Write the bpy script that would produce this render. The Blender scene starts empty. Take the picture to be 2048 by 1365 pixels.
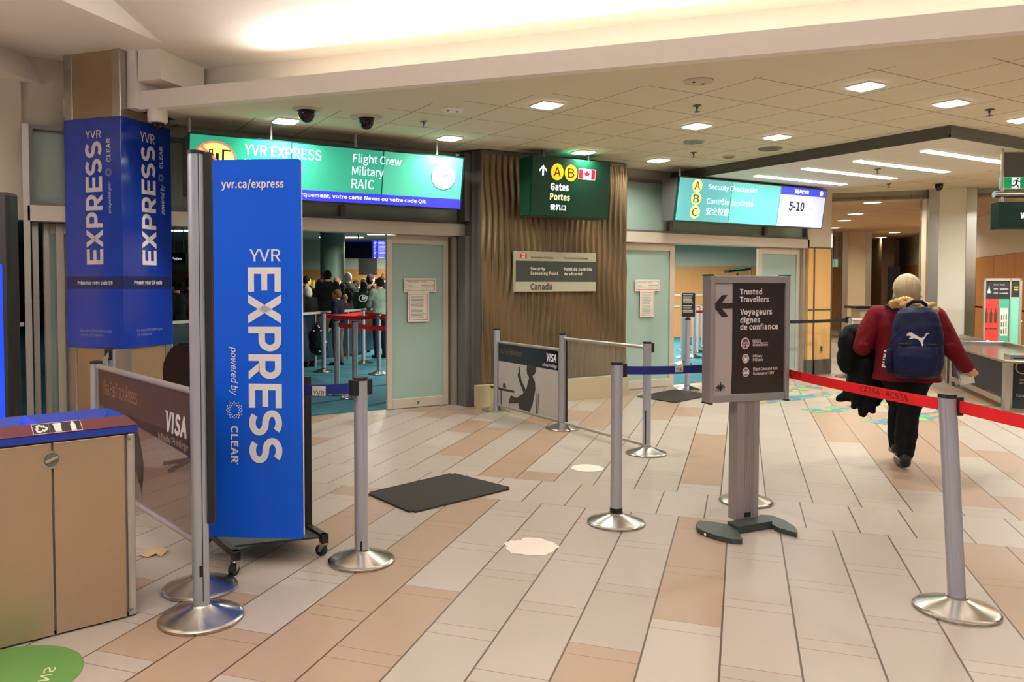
import bpy, bmesh, math, random
from mathutils import Vector as V, Matrix, noise
R = math.radians
sc = bpy.context.scene
COL = sc.collection
rnd = random.Random(7)

# ------------------------------------------------------------------ camera
F, PITCH, YAW, TILE = 1571.11, .0344, .5222, .8513
PX, PY, H = 946.5, 624.1, 1.49
FW = V((math.sin(YAW) * math.cos(PITCH), math.cos(YAW) * math.cos(PITCH), -math.sin(PITCH)))
RT = V((math.cos(YAW), -math.sin(YAW), 0))
UPV = RT.cross(FW)
EYE = V((0, 0, H))
cd = bpy.data.cameras.new('camera')
cam = bpy.data.objects.new('camera', cd)
COL.objects.link(cam)
cam.matrix_world = Matrix(((RT.x, UPV.x, -FW.x, 0), (RT.y, UPV.y, -FW.y, 0), (RT.z, UPV.z, -FW.z, H), (0, 0, 0, 1)))
cd.sensor_width = 36
cd.lens = 36 * F / 2048
cd.shift_x = (1024 - PX) / 2048
cd.shift_y = -(682.5 - PY) / 2048
cd.clip_start = .05
cd.clip_end = 200
sc.camera = cam

# ------------------------------------------------------------------ world, exposure, big lights
w = bpy.data.worlds.new('world')
sc.world = w
w.use_nodes = True
w.node_tree.nodes['Background'].inputs[0].default_value = (.97, 1.0, 1.0, 1)
w.node_tree.nodes['Background'].inputs[1].default_value = .20
sc.view_settings.view_transform = 'Standard'
sc.view_settings.look = 'None'
sc.view_settings.gamma = 1
sc.view_settings.use_curve_mapping = False
sc.view_settings.exposure = .12
sc.cycles.use_denoising = True
sc.cycles.max_bounces = 8
sc.cycles.transparent_max_bounces = 16
sc.cycles.sample_clamp_indirect = 6
sc.cycles.caustics_reflective = False
sc.cycles.caustics_refractive = False


def area(name, loc, sx, sy, power, col=(1, .95, .86), rot=(0, 0, 0), spread=180):
    l = bpy.data.lights.new(name, 'AREA')
    l.shape = 'RECTANGLE'
    l.size, l.size_y = sx, sy
    l.energy = power
    l.color = col
    l.spread = R(spread)
    o = bpy.data.objects.new(name, l)
    COL.objects.link(o)
    o.location = loc
    o.rotation_euler = rot
    return o


CT = V((math.cos(TILE), -math.sin(TILE), 0))     # across the floor strips
TT = V((math.sin(TILE), math.cos(TILE), 0))      # along the floor strips
FN = V((.7532, .6578, 0))                        # normal of the bulkhead edge, pointing under the low ceiling
FD = 5.988
ZC = 3.12
# fill uplights added out of view to brighten the sloping white ceiling
for p in ((-2.5, -1.0), (2.0, -5.5), (-6.0, 4.0)):
    area('fill_uplight', (p[0], p[1], 2.5), 2.0, 2.0, 620, (1, .97, .94), (math.pi - .6, 0, -TILE), 95)
# cove strip lamps lying on the ledge behind the bulkhead edge, washing the vault above
for s in (-2.9, -.5, 1.9, 4.3):
    p = FN * (FD + .42) + CT * s
    area('cove_light', (p.x, p.y, 3.27), .12, 2.35, 30, (1, .92, .87), (math.pi, 1.27, -TILE - math.pi / 2), 120)


# ------------------------------------------------------------------ pixel rays used to take sizes off the real planes
def ray(x, y):
    return RT * (x - PX) - UPV * (y - PY) + FW * F


def onz(x, y, z=0.):
    d = ray(x, y)
    return EYE + d * ((z - H) / d.z)


def ony(x, y, yv):
    d = ray(x, y)
    return EYE + d * (yv / d.y)


def lateral(x, depth, z=0.):
    fh = V((FW.x, FW.y, 0)).normalized()
    p = fh * depth + RT * ((x - PX) / F * depth)
    return V((p.x, p.y, z))


class Plane:
    def __init__(s, p, u, up=(0, 0, 1)):
        s.p = V(p)
        s.u = V(u).normalized()
        s.n = s.u.cross(V(up)).normalized()
        s.w = s.n.cross(s.u).normalized()

    def uv(s, x, y):
        d = ray(x, y)
        q = EYE + d * ((s.p - EYE).dot(s.n) / d.dot(s.n)) - s.p
        return q.dot(s.u), q.dot(s.w)

    def pt(s, u, v, d=0.):
        return s.p + s.u * u + s.w * v + s.n * d


# ------------------------------------------------------------------ mesh helpers
def bm_new():
    return bmesh.new()


def face(bm, pts):
    vs = [bm.verts.new(p) for p in pts]
    try:
        return bm.faces.new(vs)
    except ValueError:
        return None


def box(bm, a, b, bev=0., seg=2):
    x0, y0, z0 = (min(a[i], b[i]) for i in range(3))
    x1, y1, z1 = (max(a[i], b[i]) for i in range(3))
    return fbox(bm, V((x0, y0, z0)), V((1, 0, 0)), V((0, 1, 0)), V((0, 0, 1)), x1 - x0, y1 - y0, z1 - z0, bev, seg)


def fbox(bm, o, u, v, w, lu, lv, lw, bev=0., seg=2):
    vs = [bm.verts.new(o + u * (lu * i) + v * (lv * j) + w * (lw * k)) for k in (0, 1) for j in (0, 1) for i in (0, 1)]
    fs = [bm.faces.new([vs[i] for i in q]) for q in ((0, 2, 3, 1), (4, 5, 7, 6), (0, 1, 5, 4), (2, 6, 7, 3), (0, 4, 6, 2), (1, 3, 7, 5))]
    if bev > 0:
        es = list({e for f in fs for e in f.edges})
        bmesh.ops.bevel(bm, geom=es, offset=bev, segments=seg, affect='EDGES', profile=.5)
    return vs


def pbox(bm, P, u0, v0, u1, v1, d0, d1, bev=0.):
    fbox(bm, P.pt(u0, v0, d0), P.u, P.w, P.n, u1 - u0, v1 - v0, d1 - d0, bev)


def rect(bm, P, u0, v0, u1, v1, d=.002):
    face(bm, [P.pt(u0, v0, d), P.pt(u1, v0, d), P.pt(u1, v1, d), P.pt(u0, v1, d)])


def poly(bm, P, pts, d=.002):
    face(bm, [P.pt(u, v, d) for u, v in pts])


def disc(bm, P, u, v, ru, rv=None, d=.002, seg=28):
    rv = rv or ru
    face(bm, [P.pt(u + ru * math.cos(2 * math.pi * i / seg), v + rv * math.sin(2 * math.pi * i / seg), d) for i in range(seg)])


def ring(bm, P, u, v, r0, r1, d=.002, seg=32, sy=1.):
    a = [2 * math.pi * i / seg for i in range(seg)]
    o = [bm.verts.new(P.pt(u + r1 * math.cos(t), v + sy * r1 * math.sin(t), d)) for t in a]
    i_ = [bm.verts.new(P.pt(u + r0 * math.cos(t), v + sy * r0 * math.sin(t), d)) for t in a]
    for k in range(seg):
        bm.faces.new([o[k], o[(k + 1) % seg], i_[(k + 1) % seg], i_[k]])


def cyl(bm, p0, p1, r0, r1=None, seg=20, caps=True):
    p0, p1 = V(p0), V(p1)
    r1 = r0 if r1 is None else r1
    ax = (p1 - p0).normalized()
    a = ax.orthogonal().normalized()
    b = ax.cross(a)
    A = [bm.verts.new(p0 + (a * math.cos(2 * math.pi * i / seg) + b * math.sin(2 * math.pi * i / seg)) * r0) for i in range(seg)]
    B = [bm.verts.new(p1 + (a * math.cos(2 * math.pi * i / seg) + b * math.sin(2 * math.pi * i / seg)) * r1) for i in range(seg)]
    for i in range(seg):
        bm.faces.new([A[i], A[(i + 1) % seg], B[(i + 1) % seg], B[i]])
    if caps:
        bm.faces.new(A[::-1])
        bm.faces.new(B)


def lathe(bm, prof, c=(0, 0, 0), seg=40):
    c = V(c)
    rings = []
    for r, z in prof:
        if r < 1e-5:
            rings.append([bm.verts.new(c + V((0, 0, z)))])
        else:
            rings.append([bm.verts.new(c + V((r * math.cos(2 * math.pi * i / seg), r * math.sin(2 * math.pi * i / seg), z))) for i in range(seg)])
    for A, B in zip(rings, rings[1:]):
        for i in range(seg):
            j = (i + 1) % seg
            q = [A[i % len(A)], A[j % len(A)], B[j % len(B)], B[i % len(B)]]
            q = list(dict.fromkeys(q))
            if len(q) > 2:
                bm.faces.new(q)
    if len(rings[0]) > 1:
        bm.faces.new(rings[0][::-1])
    if len(rings[-1]) > 1:
        bm.faces.new(rings[-1])


_sph = {}


def _sphere(u, v):
    if (u, v) not in _sph:
        vs = [(0, 0, 1)] + [(math.sin(math.pi * j / v) * math.cos(2 * math.pi * i / u), math.sin(math.pi * j / v) * math.sin(2 * math.pi * i / u), math.cos(math.pi * j / v)) for j in range(1, v) for i in range(u)] + [(0, 0, -1)]
        fs = [(0, 1 + i, 1 + (i + 1) % u) for i in range(u)]
        for j in range(v - 2):
            fs += [(1 + j * u + i, 1 + (j + 1) * u + i, 1 + (j + 1) * u + (i + 1) % u, 1 + j * u + (i + 1) % u) for i in range(u)]
        k = 1 + (v - 2) * u
        fs += [(len(vs) - 1, k + (i + 1) % u, k + i) for i in range(u)]
        _sph[(u, v)] = ([V(x) for x in vs], fs)
    return _sph[(u, v)]


def ell(bm, c, r, rot=None, u=20, v=14):
    m = Matrix.Translation(V(c)) @ (rot.to_4x4() if rot else Matrix()) @ Matrix.Diagonal((r[0], r[1], r[2], 1))
    vs, fs = _sphere(u, v)
    nv = [bm.verts.new(m @ x) for x in vs]
    for f in fs:
        bm.faces.new([nv[i] for i in f])


def cap(bm, p0, p1, r0, r1, seg=16):
    p0, p1 = V(p0), V(p1)
    cyl(bm, p0, p1, r0, r1, seg)
    ell(bm, p0, (r0,) * 3, None, seg, 8)
    ell(bm, p1, (r1,) * 3, None, seg, 8)


def chain(bm, pts, seg=16):
    for a, b in zip(pts, pts[1:]):
        cap(bm, a[0], b[0], a[1], b[1], seg)


def loft(bm, secs, seg=28):
    """closed stack of ellipses: (x, y, z, rx, ry)"""
    rs = [[bm.verts.new((x + rx * math.cos(2 * math.pi * i / seg), y + ry * math.sin(2 * math.pi * i / seg), z)) for i in range(seg)] for x, y, z, rx, ry in secs]
    for A, B in zip(rs, rs[1:]):
        for i in range(seg):
            bm.faces.new([A[i], A[(i + 1) % seg], B[(i + 1) % seg], B[i]])
    bm.faces.new(rs[0][::-1])
    bm.faces.new(rs[-1])


def tube(bm, pts, r, seg=12):
    for a, b in zip(pts, pts[1:]):
        cyl(bm, a, b, r, r, seg)
    for p in pts[1:-1]:
        ell(bm, p, (r,) * 3, None, seg, 8)


def prism(bm, pts, up):
    up = V(up)
    n = len(pts)
    A = [bm.verts.new(V(p)) for p in pts]
    B = [bm.verts.new(V(p) + up) for p in pts]
    bm.faces.new(A[::-1])
    bm.faces.new(B)
    for i in range(n):
        bm.faces.new([A[i], A[(i + 1) % n], B[(i + 1) % n], B[i]])


_tc = {}
try:      # a plain grotesque that ships with Blender; the built-in face serves if it is missing
    import os
    FONT = bpy.data.fonts.load(os.path.join(bpy.utils.system_resource('DATAFILES', path='fonts'), 'Noto Sans CJK Regular.woff2'))
except Exception:
    FONT = None


def _glyphs(body, bold, shear):
    c = bpy.data.curves.new('lettering', 'FONT')
    c.body = body
    c.resolution_u = 4
    c.offset = min(.017, .003 + bold * .5) if bold else .002
    c.space_character = 1 + bold * 2.2
    c.shear = shear
    if FONT:
        c.font = FONT
    o = bpy.data.objects.new('lettering', c)
    COL.objects.link(o)
    dg = bpy.context.evaluated_depsgraph_get()
    me = bpy.data.meshes.new_from_object(o.evaluated_get(dg))
    r = ([(v.co.x, v.co.y) for v in me.vertices], [list(p.vertices) for p in me.polygons])
    bpy.data.objects.remove(o)
    bpy.data.curves.remove(c)
    bpy.data.meshes.remove(me)
    return r


def text(bm, P, body, bx, rot=0, bold=0., shear=0., d=.0025):
    """lettering filled into the box u0,v0,u1,v1 of plane P; rot 90 reads upwards, -90 downwards"""
    key = (body, bold, shear)
    if key not in _tc:
        _tc[key] = _glyphs(body, bold, shear)
    vs, fs = _tc[key]
    if not vs:
        return
    x0, x1 = min(v[0] for v in vs), max(v[0] for v in vs)
    y0, y1 = min(v[1] for v in vs), max(v[1] for v in vs)
    u0, v0, u1, v1 = bx
    nv = []
    for x, y in vs:
        a, b = (x - x0) / (x1 - x0), (y - y0) / (y1 - y0)
        if rot == 90:
            a, b = 1 - b, a
        elif rot == -90:
            a, b = b, 1 - a
        nv.append(bm.verts.new(P.pt(u0 + (u1 - u0) * a, v0 + (v1 - v0) * b, d)))
    for f in fs:
        try:
            bm.faces.new([nv[i] for i in f])
        except ValueError:
            pass


def heavy(bm, P, bx, rot, d=.0025):
    """the wide heavy word EXPRESS drawn stroke by stroke into the box"""
    t = .1

    def strip(pts):
        L, Rr = [], []
        for i, p in enumerate(pts):
            a = pts[max(0, i - 1)]
            c = pts[min(len(pts) - 1, i + 1)]
            dx, dy = c[0] - a[0], c[1] - a[1]
            l = math.hypot(dx, dy)
            L.append((p[0] - dy / l * t, p[1] + dx / l * t))
            Rr.append((p[0] + dy / l * t, p[1] - dx / l * t))
        return [[L[i], L[i + 1], Rr[i + 1], Rr[i]] for i in range(len(pts) - 1)]

    arc = lambda cx, cy, rx, ry, a0, a1, n=14: [(cx + rx * math.cos(R(a0 + (a1 - a0) * i / n)), cy + ry * math.sin(R(a0 + (a1 - a0) * i / n))) for i in range(n + 1)]
    rc = lambda x0, y0, x1, y1: [(x0, y0), (x1, y0), (x1, y1), (x0, y1)]
    Eg = [rc(0, 0, .2, 1), rc(.2, 0, .735, .19), rc(.2, .41, .70, .59), rc(.2, .81, .735, 1)]
    Xg = [[(0, 0), (.25, 0), (.87, 1), (.62, 1)], [(0, 1), (.25, 1), (.87, 0), (.62, 0)]]
    bowl = strip([(.19, .9), (.42, .9)] + arc(.42, .655, .225, .245, 85, -85) + [(.42, .41), (.19, .41)])
    Pg = [rc(0, 0, .2, 1)] + bowl
    Rg = Pg + [[(.25, .33), (.47, .36), (.77, 0), (.52, 0)]]
    Sg = strip(arc(.395, .7, .29, .2, 38, 270, 20) + arc(.395, .3, .29, .2, 90, -142, 20)[1:])
    x = 0.
    out = []
    for g_, w_, gap in ((Eg, .735, .085), (Xg, .87, .10), (Pg, .745, .09), (Rg, .77, .12), (Eg, .735, .06), (Sg, .79, .055), (Sg, .79, 0)):
        out += [[(x + px_, py_) for px_, py_ in q] for q in g_]
        x += w_ + gap
    u0, v0, u1, v1 = bx
    for q in out:
        pts = []
        for a, b in q:
            a /= x
            if rot == 90:
                a, b = 1 - b, a
            elif rot == -90:
                a, b = b, 1 - a
            pts.append(P.pt(u0 + (u1 - u0) * a, v0 + (v1 - v0) * b, d))
        face(bm, pts)


def pxbox(P, x0, y0, x1, y1):
    xm, ym = (x0 + x1) / 2, (y0 + y1) / 2
    return P.uv(x0, ym)[0], P.uv(xm, y1)[1], P.uv(x1, ym)[0], P.uv(xm, y0)[1]


def ptext(bm, P, body, x0, y0, x1, y1, **k):
    text(bm, P, body, pxbox(P, x0, y0, x1, y1), **k)


LEAF = [(0, -.5), (.03, -.5), (.03, -.2), (.3, -.24), (.25, -.14), (.5, .06), (.42, .1), (.47, .24), (.33, .22), (.3, .3), (.16, .16), (.2, .42), (.11, .37), (0, .55)]
LEAF = LEAF + [(-x, y) for x, y in LEAF[::-1][1:]]


# ------------------------------------------------------------------ materials
def lin(h):
    h = h.lstrip('#')
    c = [int(h[i:i + 2], 16) / 255 for i in (0, 2, 4)]
    return tuple(x / 12.92 if x <= .04045 else ((x + .055) / 1.055) ** 2.4 for x in c) + (1,)


def mat(name, col, rough=.5, metal=0., noise=.04, scale=6., emit=0., spec=.5, bump=0., stretch=None, alpha=1., trans=0., ecol=None, ior=1.45):
    m = bpy.data.materials.new(name)
    m.use_nodes = True
    nt = m.node_tree
    b = nt.nodes['Principled BSDF']
    c = lin(col)
    tc = nt.nodes.new('ShaderNodeTexCoord')
    mp = nt.nodes.new('ShaderNodeMapping')
    mp.inputs['Scale'].default_value = stretch or (1, 1, 1)
    nz = nt.nodes.new('ShaderNodeTexNoise')
    nz.inputs['Scale'].default_value = scale
    nz.inputs['Detail'].default_value = 3
    nt.links.new(tc.outputs['Object'], mp.inputs['Vector'])
    nt.links.new(mp.outputs['Vector'], nz.inputs['Vector'])
    mx = nt.nodes.new('ShaderNodeMix')
    mx.data_type = 'RGBA'
    mx.inputs[6].default_value = tuple(x * (1 - noise) for x in c[:3]) + (1,)
    mx.inputs[7].default_value = tuple(min(1, x * (1 + noise)) for x in c[:3]) + (1,)
    nt.links.new(nz.outputs['Fac'], mx.inputs[0])
    nt.links.new(mx.outputs[2], b.inputs['Base Color'])
    b.inputs['Roughness'].default_value = rough
    b.inputs['Metallic'].default_value = metal
    b.inputs['Specular IOR Level'].default_value = spec
    b.inputs['IOR'].default_value = ior
    b.inputs['Alpha'].default_value = alpha
    b.inputs['Transmission Weight'].default_value = trans
    if emit:
        b.inputs['Emission Color'].default_value = lin(ecol or col)
        b.inputs['Emission Strength'].default_value = emit
    if bump:
        bp = nt.nodes.new('ShaderNodeBump')
        bp.inputs['Strength'].default_value = bump
        bp.inputs['Distance'].default_value = .01
        nt.links.new(nz.outputs['Fac'], bp.inputs['Height'])
        nt.links.new(bp.outputs['Normal'], b.inputs['Normal'])
    return m


_cm = {}


def cloth(name, col, rough=.85):
    k = (name, col)
    if k not in _cm:
        _cm[k] = mat(name, col, rough, noise=.18, scale=14, spec=.2, bump=.25)
    return _cm[k]


class NG:
    """small arithmetic on shader nodes"""
    def __init__(s, m):
        s.nt = m.node_tree

    def __call__(s, op, a, b=None, c=None):
        n = s.nt.nodes.new('ShaderNodeMath')
        n.operation = op
        for i, x in enumerate((a, b, c)):
            if x is None:
                continue
            if isinstance(x, (int, float)):
                n.inputs[i].default_value = x
            else:
                s.nt.links.new(x, n.inputs[i])
        return n.outputs[0]

    def mix(s, f, a, b):      # a + f(b-a) for numbers
        return s('ADD', s('MULTIPLY', f, s('SUBTRACT', b, a)) if not (isinstance(a, (int, float)) and isinstance(b, (int, float))) else s('MULTIPLY', f, b - a), a)

    def col(s, f, a, b):
        n = s.nt.nodes.new('ShaderNodeMix')
        n.data_type = 'RGBA'
        for i, x in ((0, f), (6, a), (7, b)):
            if isinstance(x, (int, float)):
                n.inputs[i].default_value = x
            elif isinstance(x, str):
                n.inputs[i].default_value = lin(x)
            else:
                s.nt.links.new(x, n.inputs[i])
        return n.outputs[2]

    def pos(s):
        g = s.nt.nodes.new('ShaderNodeNewGeometry')
        q = s.nt.nodes.new('ShaderNodeSeparateXYZ')
        s.nt.links.new(g.outputs['Position'], q.inputs[0])
        return q.outputs

    def white(s, x, y, z=0.):
        cx = s.nt.nodes.new('ShaderNodeCombineXYZ')
        for i, v in enumerate((x, y, z)):
            if isinstance(v, (int, float)):
                cx.inputs[i].default_value = v
            else:
                s.nt.links.new(v, cx.inputs[i])
        n = s.nt.nodes.new('ShaderNodeTexWhiteNoise')
        n.noise_dimensions = '3D'
        s.nt.links.new(cx.outputs[0], n.inputs[0])
        return n.outputs[0]


def mat_floor():
    m = mat('floor_tile', 'C8B4A0', .38, noise=.0, spec=.35)
    g = NG(m)
    x, y, z = g.pos()
    ca, sa = math.cos(TILE), math.sin(TILE)
    c = g('SUBTRACT', g('MULTIPLY', x, ca), g('MULTIPLY', y, sa))
    t = g('ADD', g('MULTIPLY', x, sa), g('MULTIPLY', y, ca))
    above = g('GREATER_THAN', t, 5.772)
    band = g('MULTIPLY', g('GREATER_THAN', t, 5.168), g('SUBTRACT', 1., above))
    c0 = g('ADD', g('ADD', .065, g('MULTIPLY', above, .06)), g('MULTIPLY', band, .146))
    u = g('DIVIDE', g('ADD', c, c0), .3012)
    n = g('FLOOR', u)
    fu = g('SUBTRACT', u, n)
    par = g('FLOORED_MODULO', n, 2.)
    t0 = g('ADD', 3.877, g('MULTIPLY', above, 2.503))
    t0 = g('SUBTRACT', t0, g('MULTIPLY', par, .34))
    t0 = g.mix(band, t0, g('ADD', 5.168, 0.))
    per = g('SUBTRACT', .6945, g('MULTIPLY', band, .0905))
    tt = g('DIVIDE', g('SUBTRACT', t, t0), per)
    k = g('FLOOR', tt)
    f = g('SUBTRACT', tt, k)
    du = g('MULTIPLY', g('MINIMUM', fu, g('SUBTRACT', 1., fu)), .3012)
    df = g('MULTIPLY', g('MINIMUM', f, g('SUBTRACT', 1., f)), .6945)
    ds = g('ADD', g('MULTIPLY', g('ABSOLUTE', g('SUBTRACT', f, .856)), .6945), g('MULTIPLY', band, 5.))
    g1 = g('LESS_THAN', du, .0042)
    g2 = g('LESS_THAN', g('MINIMUM', df, ds), .0024)
    short = g('GREATER_THAN', f, .856)
    wn = g.white(n, g('ADD', k, g('MULTIPLY', band, 100.)), 3.)
    ws = g.white(n, g('FLOOR', g('MULTIPLY', k, .34)), 9.)
    pick = g('GREATER_THAN', g('ADD', g('MULTIPLY', wn, .45), g('MULTIPLY', ws, .55)), .56)
    pick = g('MULTIPLY', pick, g('SUBTRACT', 1., band))
    base = g.col(wn, '978D84', 'A1978F')
    base = g.col(pick, base, '927B68')
    nz = g.nt.nodes.new('ShaderNodeTexNoise')
    nz.inputs['Scale'].default_value = 2.2
    nz.inputs['Detail'].default_value = 6
    base = g.col(g('MULTIPLY', nz.outputs['Fac'], .14), base, 'AF9679')
    base = g.col(g('MULTIPLY', g2, .8), base, '6B4F3A')
    base = g.col(g('MULTIPLY', g1, .95), base, '443226')
    g.nt.links.new(base, g.nt.nodes['Principled BSDF'].inputs['Base Color'])
    return m


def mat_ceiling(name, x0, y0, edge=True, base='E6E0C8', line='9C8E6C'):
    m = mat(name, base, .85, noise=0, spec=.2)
    g = NG(m)
    x, y, z = g.pos()
    d = None
    for c, c0 in ((x, x0), (y, y0)):
        a = g('FRACT', g('DIVIDE', g('SUBTRACT', c, c0 - 6.1), .61))
        a = g('MULTIPLY', g('MINIMUM', a, g('SUBTRACT', 1., a)), .61)
        d = a if d is None else g('MINIMUM', d, a)
    l = g('LESS_THAN', d, .006)
    if edge:
        e = g('GREATER_THAN', g('ADD', g('MULTIPLY', x, FN.x), g('MULTIPLY', y, FN.y)), FD + .62)
        l = g('MULTIPLY', l, e)
    nz = g.nt.nodes.new('ShaderNodeTexNoise')
    nz.inputs['Scale'].default_value = 60
    b = g.col(g('MULTIPLY', nz.outputs['Fac'], .12), base, line)
    b = g.col(l, b, line)
    g.nt.links.new(b, g.nt.nodes['Principled BSDF'].inputs['Base Color'])
    return m


def mat_wood(name, c1, c2):
    m = mat(name, c1, .38, noise=0, spec=.4)
    g = NG(m)
    nt = g.nt
    tc = nt.nodes.new('ShaderNodeTexCoord')
    mp = nt.nodes.new('ShaderNodeMapping')
    mp.inputs['Scale'].default_value = (14, 14, .7)
    nz = nt.nodes.new('ShaderNodeTexNoise')
    nz.inputs['Scale'].default_value = 2.
    nz.inputs['Detail'].default_value = 5
    nt.links.new(tc.outputs['Object'], mp.inputs[0])
    nt.links.new(mp.outputs[0], nz.inputs[0])
    b = g.col(nz.outputs['Fac'], c1, c2)
    nt.links.new(b, nt.nodes['Principled BSDF'].inputs['Base Color'])
    return m


M = {}
M['floor'] = mat_floor()
M['ceil'] = mat_ceiling('ceiling_tile', 5.061, 4.301)
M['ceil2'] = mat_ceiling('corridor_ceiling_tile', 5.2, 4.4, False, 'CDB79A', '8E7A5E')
M['hallceil'] = mat('hall_ceiling', '8B9088', .8)
M['plaster'] = mat('white_plaster', 'F4EDE6', .75, noise=.02)
M['wallpaint'] = mat('beige_wall_paint', 'CBC3B2', .7, noise=.03)
M['greywall'] = mat('grey_green_wall_paint', 'A3A698', .7, noise=.03)
M['alu'] = mat('satin_aluminium', 'B9B3AA', .42, .75, noise=.05, scale=3, stretch=(1, 1, .05))
M['alu_light'] = mat('pale_anodised_frame', 'C9BFB0', .45, .35, noise=.04)
M['alu_dark'] = mat('dark_grey_mullion', '6E6C69', .45, .5)
M['steel'] = mat('brushed_steel', 'B7B3AC', .27, 1., noise=.07, scale=5, stretch=(1, 1, .04))
M['steel_base'] = mat('turned_steel', 'B4B0A8', .22, 1., noise=.06, scale=8)
M['pole'] = mat('anodised_pole', 'B2B6C2', .36, .65, noise=.04, scale=4, stretch=(1, 1, .03))
M['black'] = mat('black_plastic', '141414', .45)
M['black_metal'] = mat('black_powder_coat', '1C1C1B', .5)
M['rubber'] = mat('black_rubber', '101216', .7)
M['blue'] = mat('blue_sign_vinyl', '0A4FC4', .38, noise=.02, spec=.35)
M['blue_wrap'] = mat('blue_gloss_wrap', '1234A0', .09, noise=.02, spec=.6)
M['white'] = mat('white_print', 'E3DEE2', .5, noise=.01)
M['white_dim'] = mat('pale_blue_print', '7E8CC4', .5, noise=.01)
M['navyband'] = mat('dark_navy_print', '15245C', .2)
M['carpet'] = mat('teal_carpet', '33606C', .95, noise=.15, scale=40, spec=.1)
M['matgrey'] = mat('charcoal_mat', '3B3936', .95, noise=.15, scale=90, spec=.1, bump=.3)
M['orange'] = mat_wood('orange_wood_panel', 'E6BC7C', 'DBAA66')
M['wood'] = mat_wood('brown_wood_panel', 'C08A50', 'AE7640')
M['bronze'] = mat('rippled_bronze_metal', '7E6B50', .33, .72, noise=.1, scale=3, stretch=(6, 6, .4))
M['basemetal'] = mat('champagne_base_metal', 'BCAE8C', .42, .5)
M['frost'] = mat('frosted_green_glass', 'A9C4B8', .42, noise=.04, scale=1.5, spec=.5, trans=.22)
M['frost_dark'] = mat('frosted_transom_glass', 'A2B0A4', .2, noise=.05, scale=1.2, spec=.7, trans=.15)
M['green_sign'] = mat('dark_green_sign', '0E4733', .35)
M['lamp'] = mat('lit_diffuser', 'FFFFFF', .5, noise=0, emit=9., ecol='FFF6E6')
M['lamp_lin'] = mat('lit_linear_diffuser', 'FFFFFF', .5, noise=0, emit=6., ecol='FFFBEF')
M['lamp_far'] = mat('lit_round_diffuser', 'FFFFFF', .5, noise=0, emit=6., ecol='FFF3E0')
M['txt_black'] = mat('black_print', '191917', .5)
M['txt_white'] = mat('white_lettering', 'EDE8E0', .5)
M['red'] = mat('red_print', 'D8201E', .5)
M['paper'] = mat('white_paper', 'D9D6CB', .7)
M['brown_panel'] = mat('dark_brown_print', '3A2B24', .2)


def emat(name, col, s):
    return mat(name, col, .3, noise=0, emit=s)


# ------------------------------------------------------------------ objects
ROOT = {}


def _origin(o):
    while o.parent:
        o = o.parent
    return o.location


def thing(name, label, cat, loc, group=None, kind=None):
    o = bpy.data.objects.new(name, None)
    o.empty_display_size = .1
    COL.objects.link(o)
    o.location = V(loc)
    tag(o, label, cat, group, kind)
    return o


def tag(o, label, cat, group=None, kind=None):
    if label:
        o['label'] = label
    if cat:
        o['category'] = cat
    if group:
        o['group'] = group
    if kind:
        o['kind'] = kind
    return o


def obj(name, bm, m, parent=None, smooth=False, label=None, fix=True):
    if fix:
        bmesh.ops.recalc_face_normals(bm, faces=bm.faces[:])
    me = bpy.data.meshes.new(name)
    bm.to_mesh(me)
    bm.free()
    me.materials.append(M[m] if isinstance(m, str) else m)
    o = bpy.data.objects.new(name, me)
    COL.objects.link(o)
    if parent:
        me.transform(Matrix.Translation(-_origin(parent)))
        o.parent = parent
    if smooth:
        for p in me.polygons:
            p.use_smooth = True
        try:
            me.set_sharp_from_angle(angle=R(38))
        except Exception:
            pass
    if label:
        o['label'] = label
    return o


def solo(name, bm, m, label, cat, group=None, kind=None, smooth=False, fix=True):
    o = obj(name, bm, m, None, smooth, None, fix)
    me = o.data
    if me.vertices:
        xs = [[v.co[i] for v in me.vertices] for i in range(3)]
        c = V(((min(xs[0]) + max(xs[0])) / 2, (min(xs[1]) + max(xs[1])) / 2, min(xs[2])))
        me.transform(Matrix.Translation(-c))
        o.location = c
    return tag(o, label, cat, group, kind)


def struct(name, bm, m, label, cat='wall', smooth=False, fix=True):
    return tag(obj(name, bm, m, None, smooth, None, fix), label, cat, None, 'structure')


def dup(root, loc, label, group=None, rotz=0.):
    r = root.copy()
    COL.objects.link(r)
    r.location = V(loc)
    r.rotation_euler = (0, 0, rotz)
    r['label'] = label
    if group:
        r['group'] = group
    for ch in list(root.children):
        c = ch.copy()
        COL.objects.link(c)
        c.parent = r
        for gch in list(ch.children):
            d = gch.copy()
            COL.objects.link(d)
            d.parent = c
    return r


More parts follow.
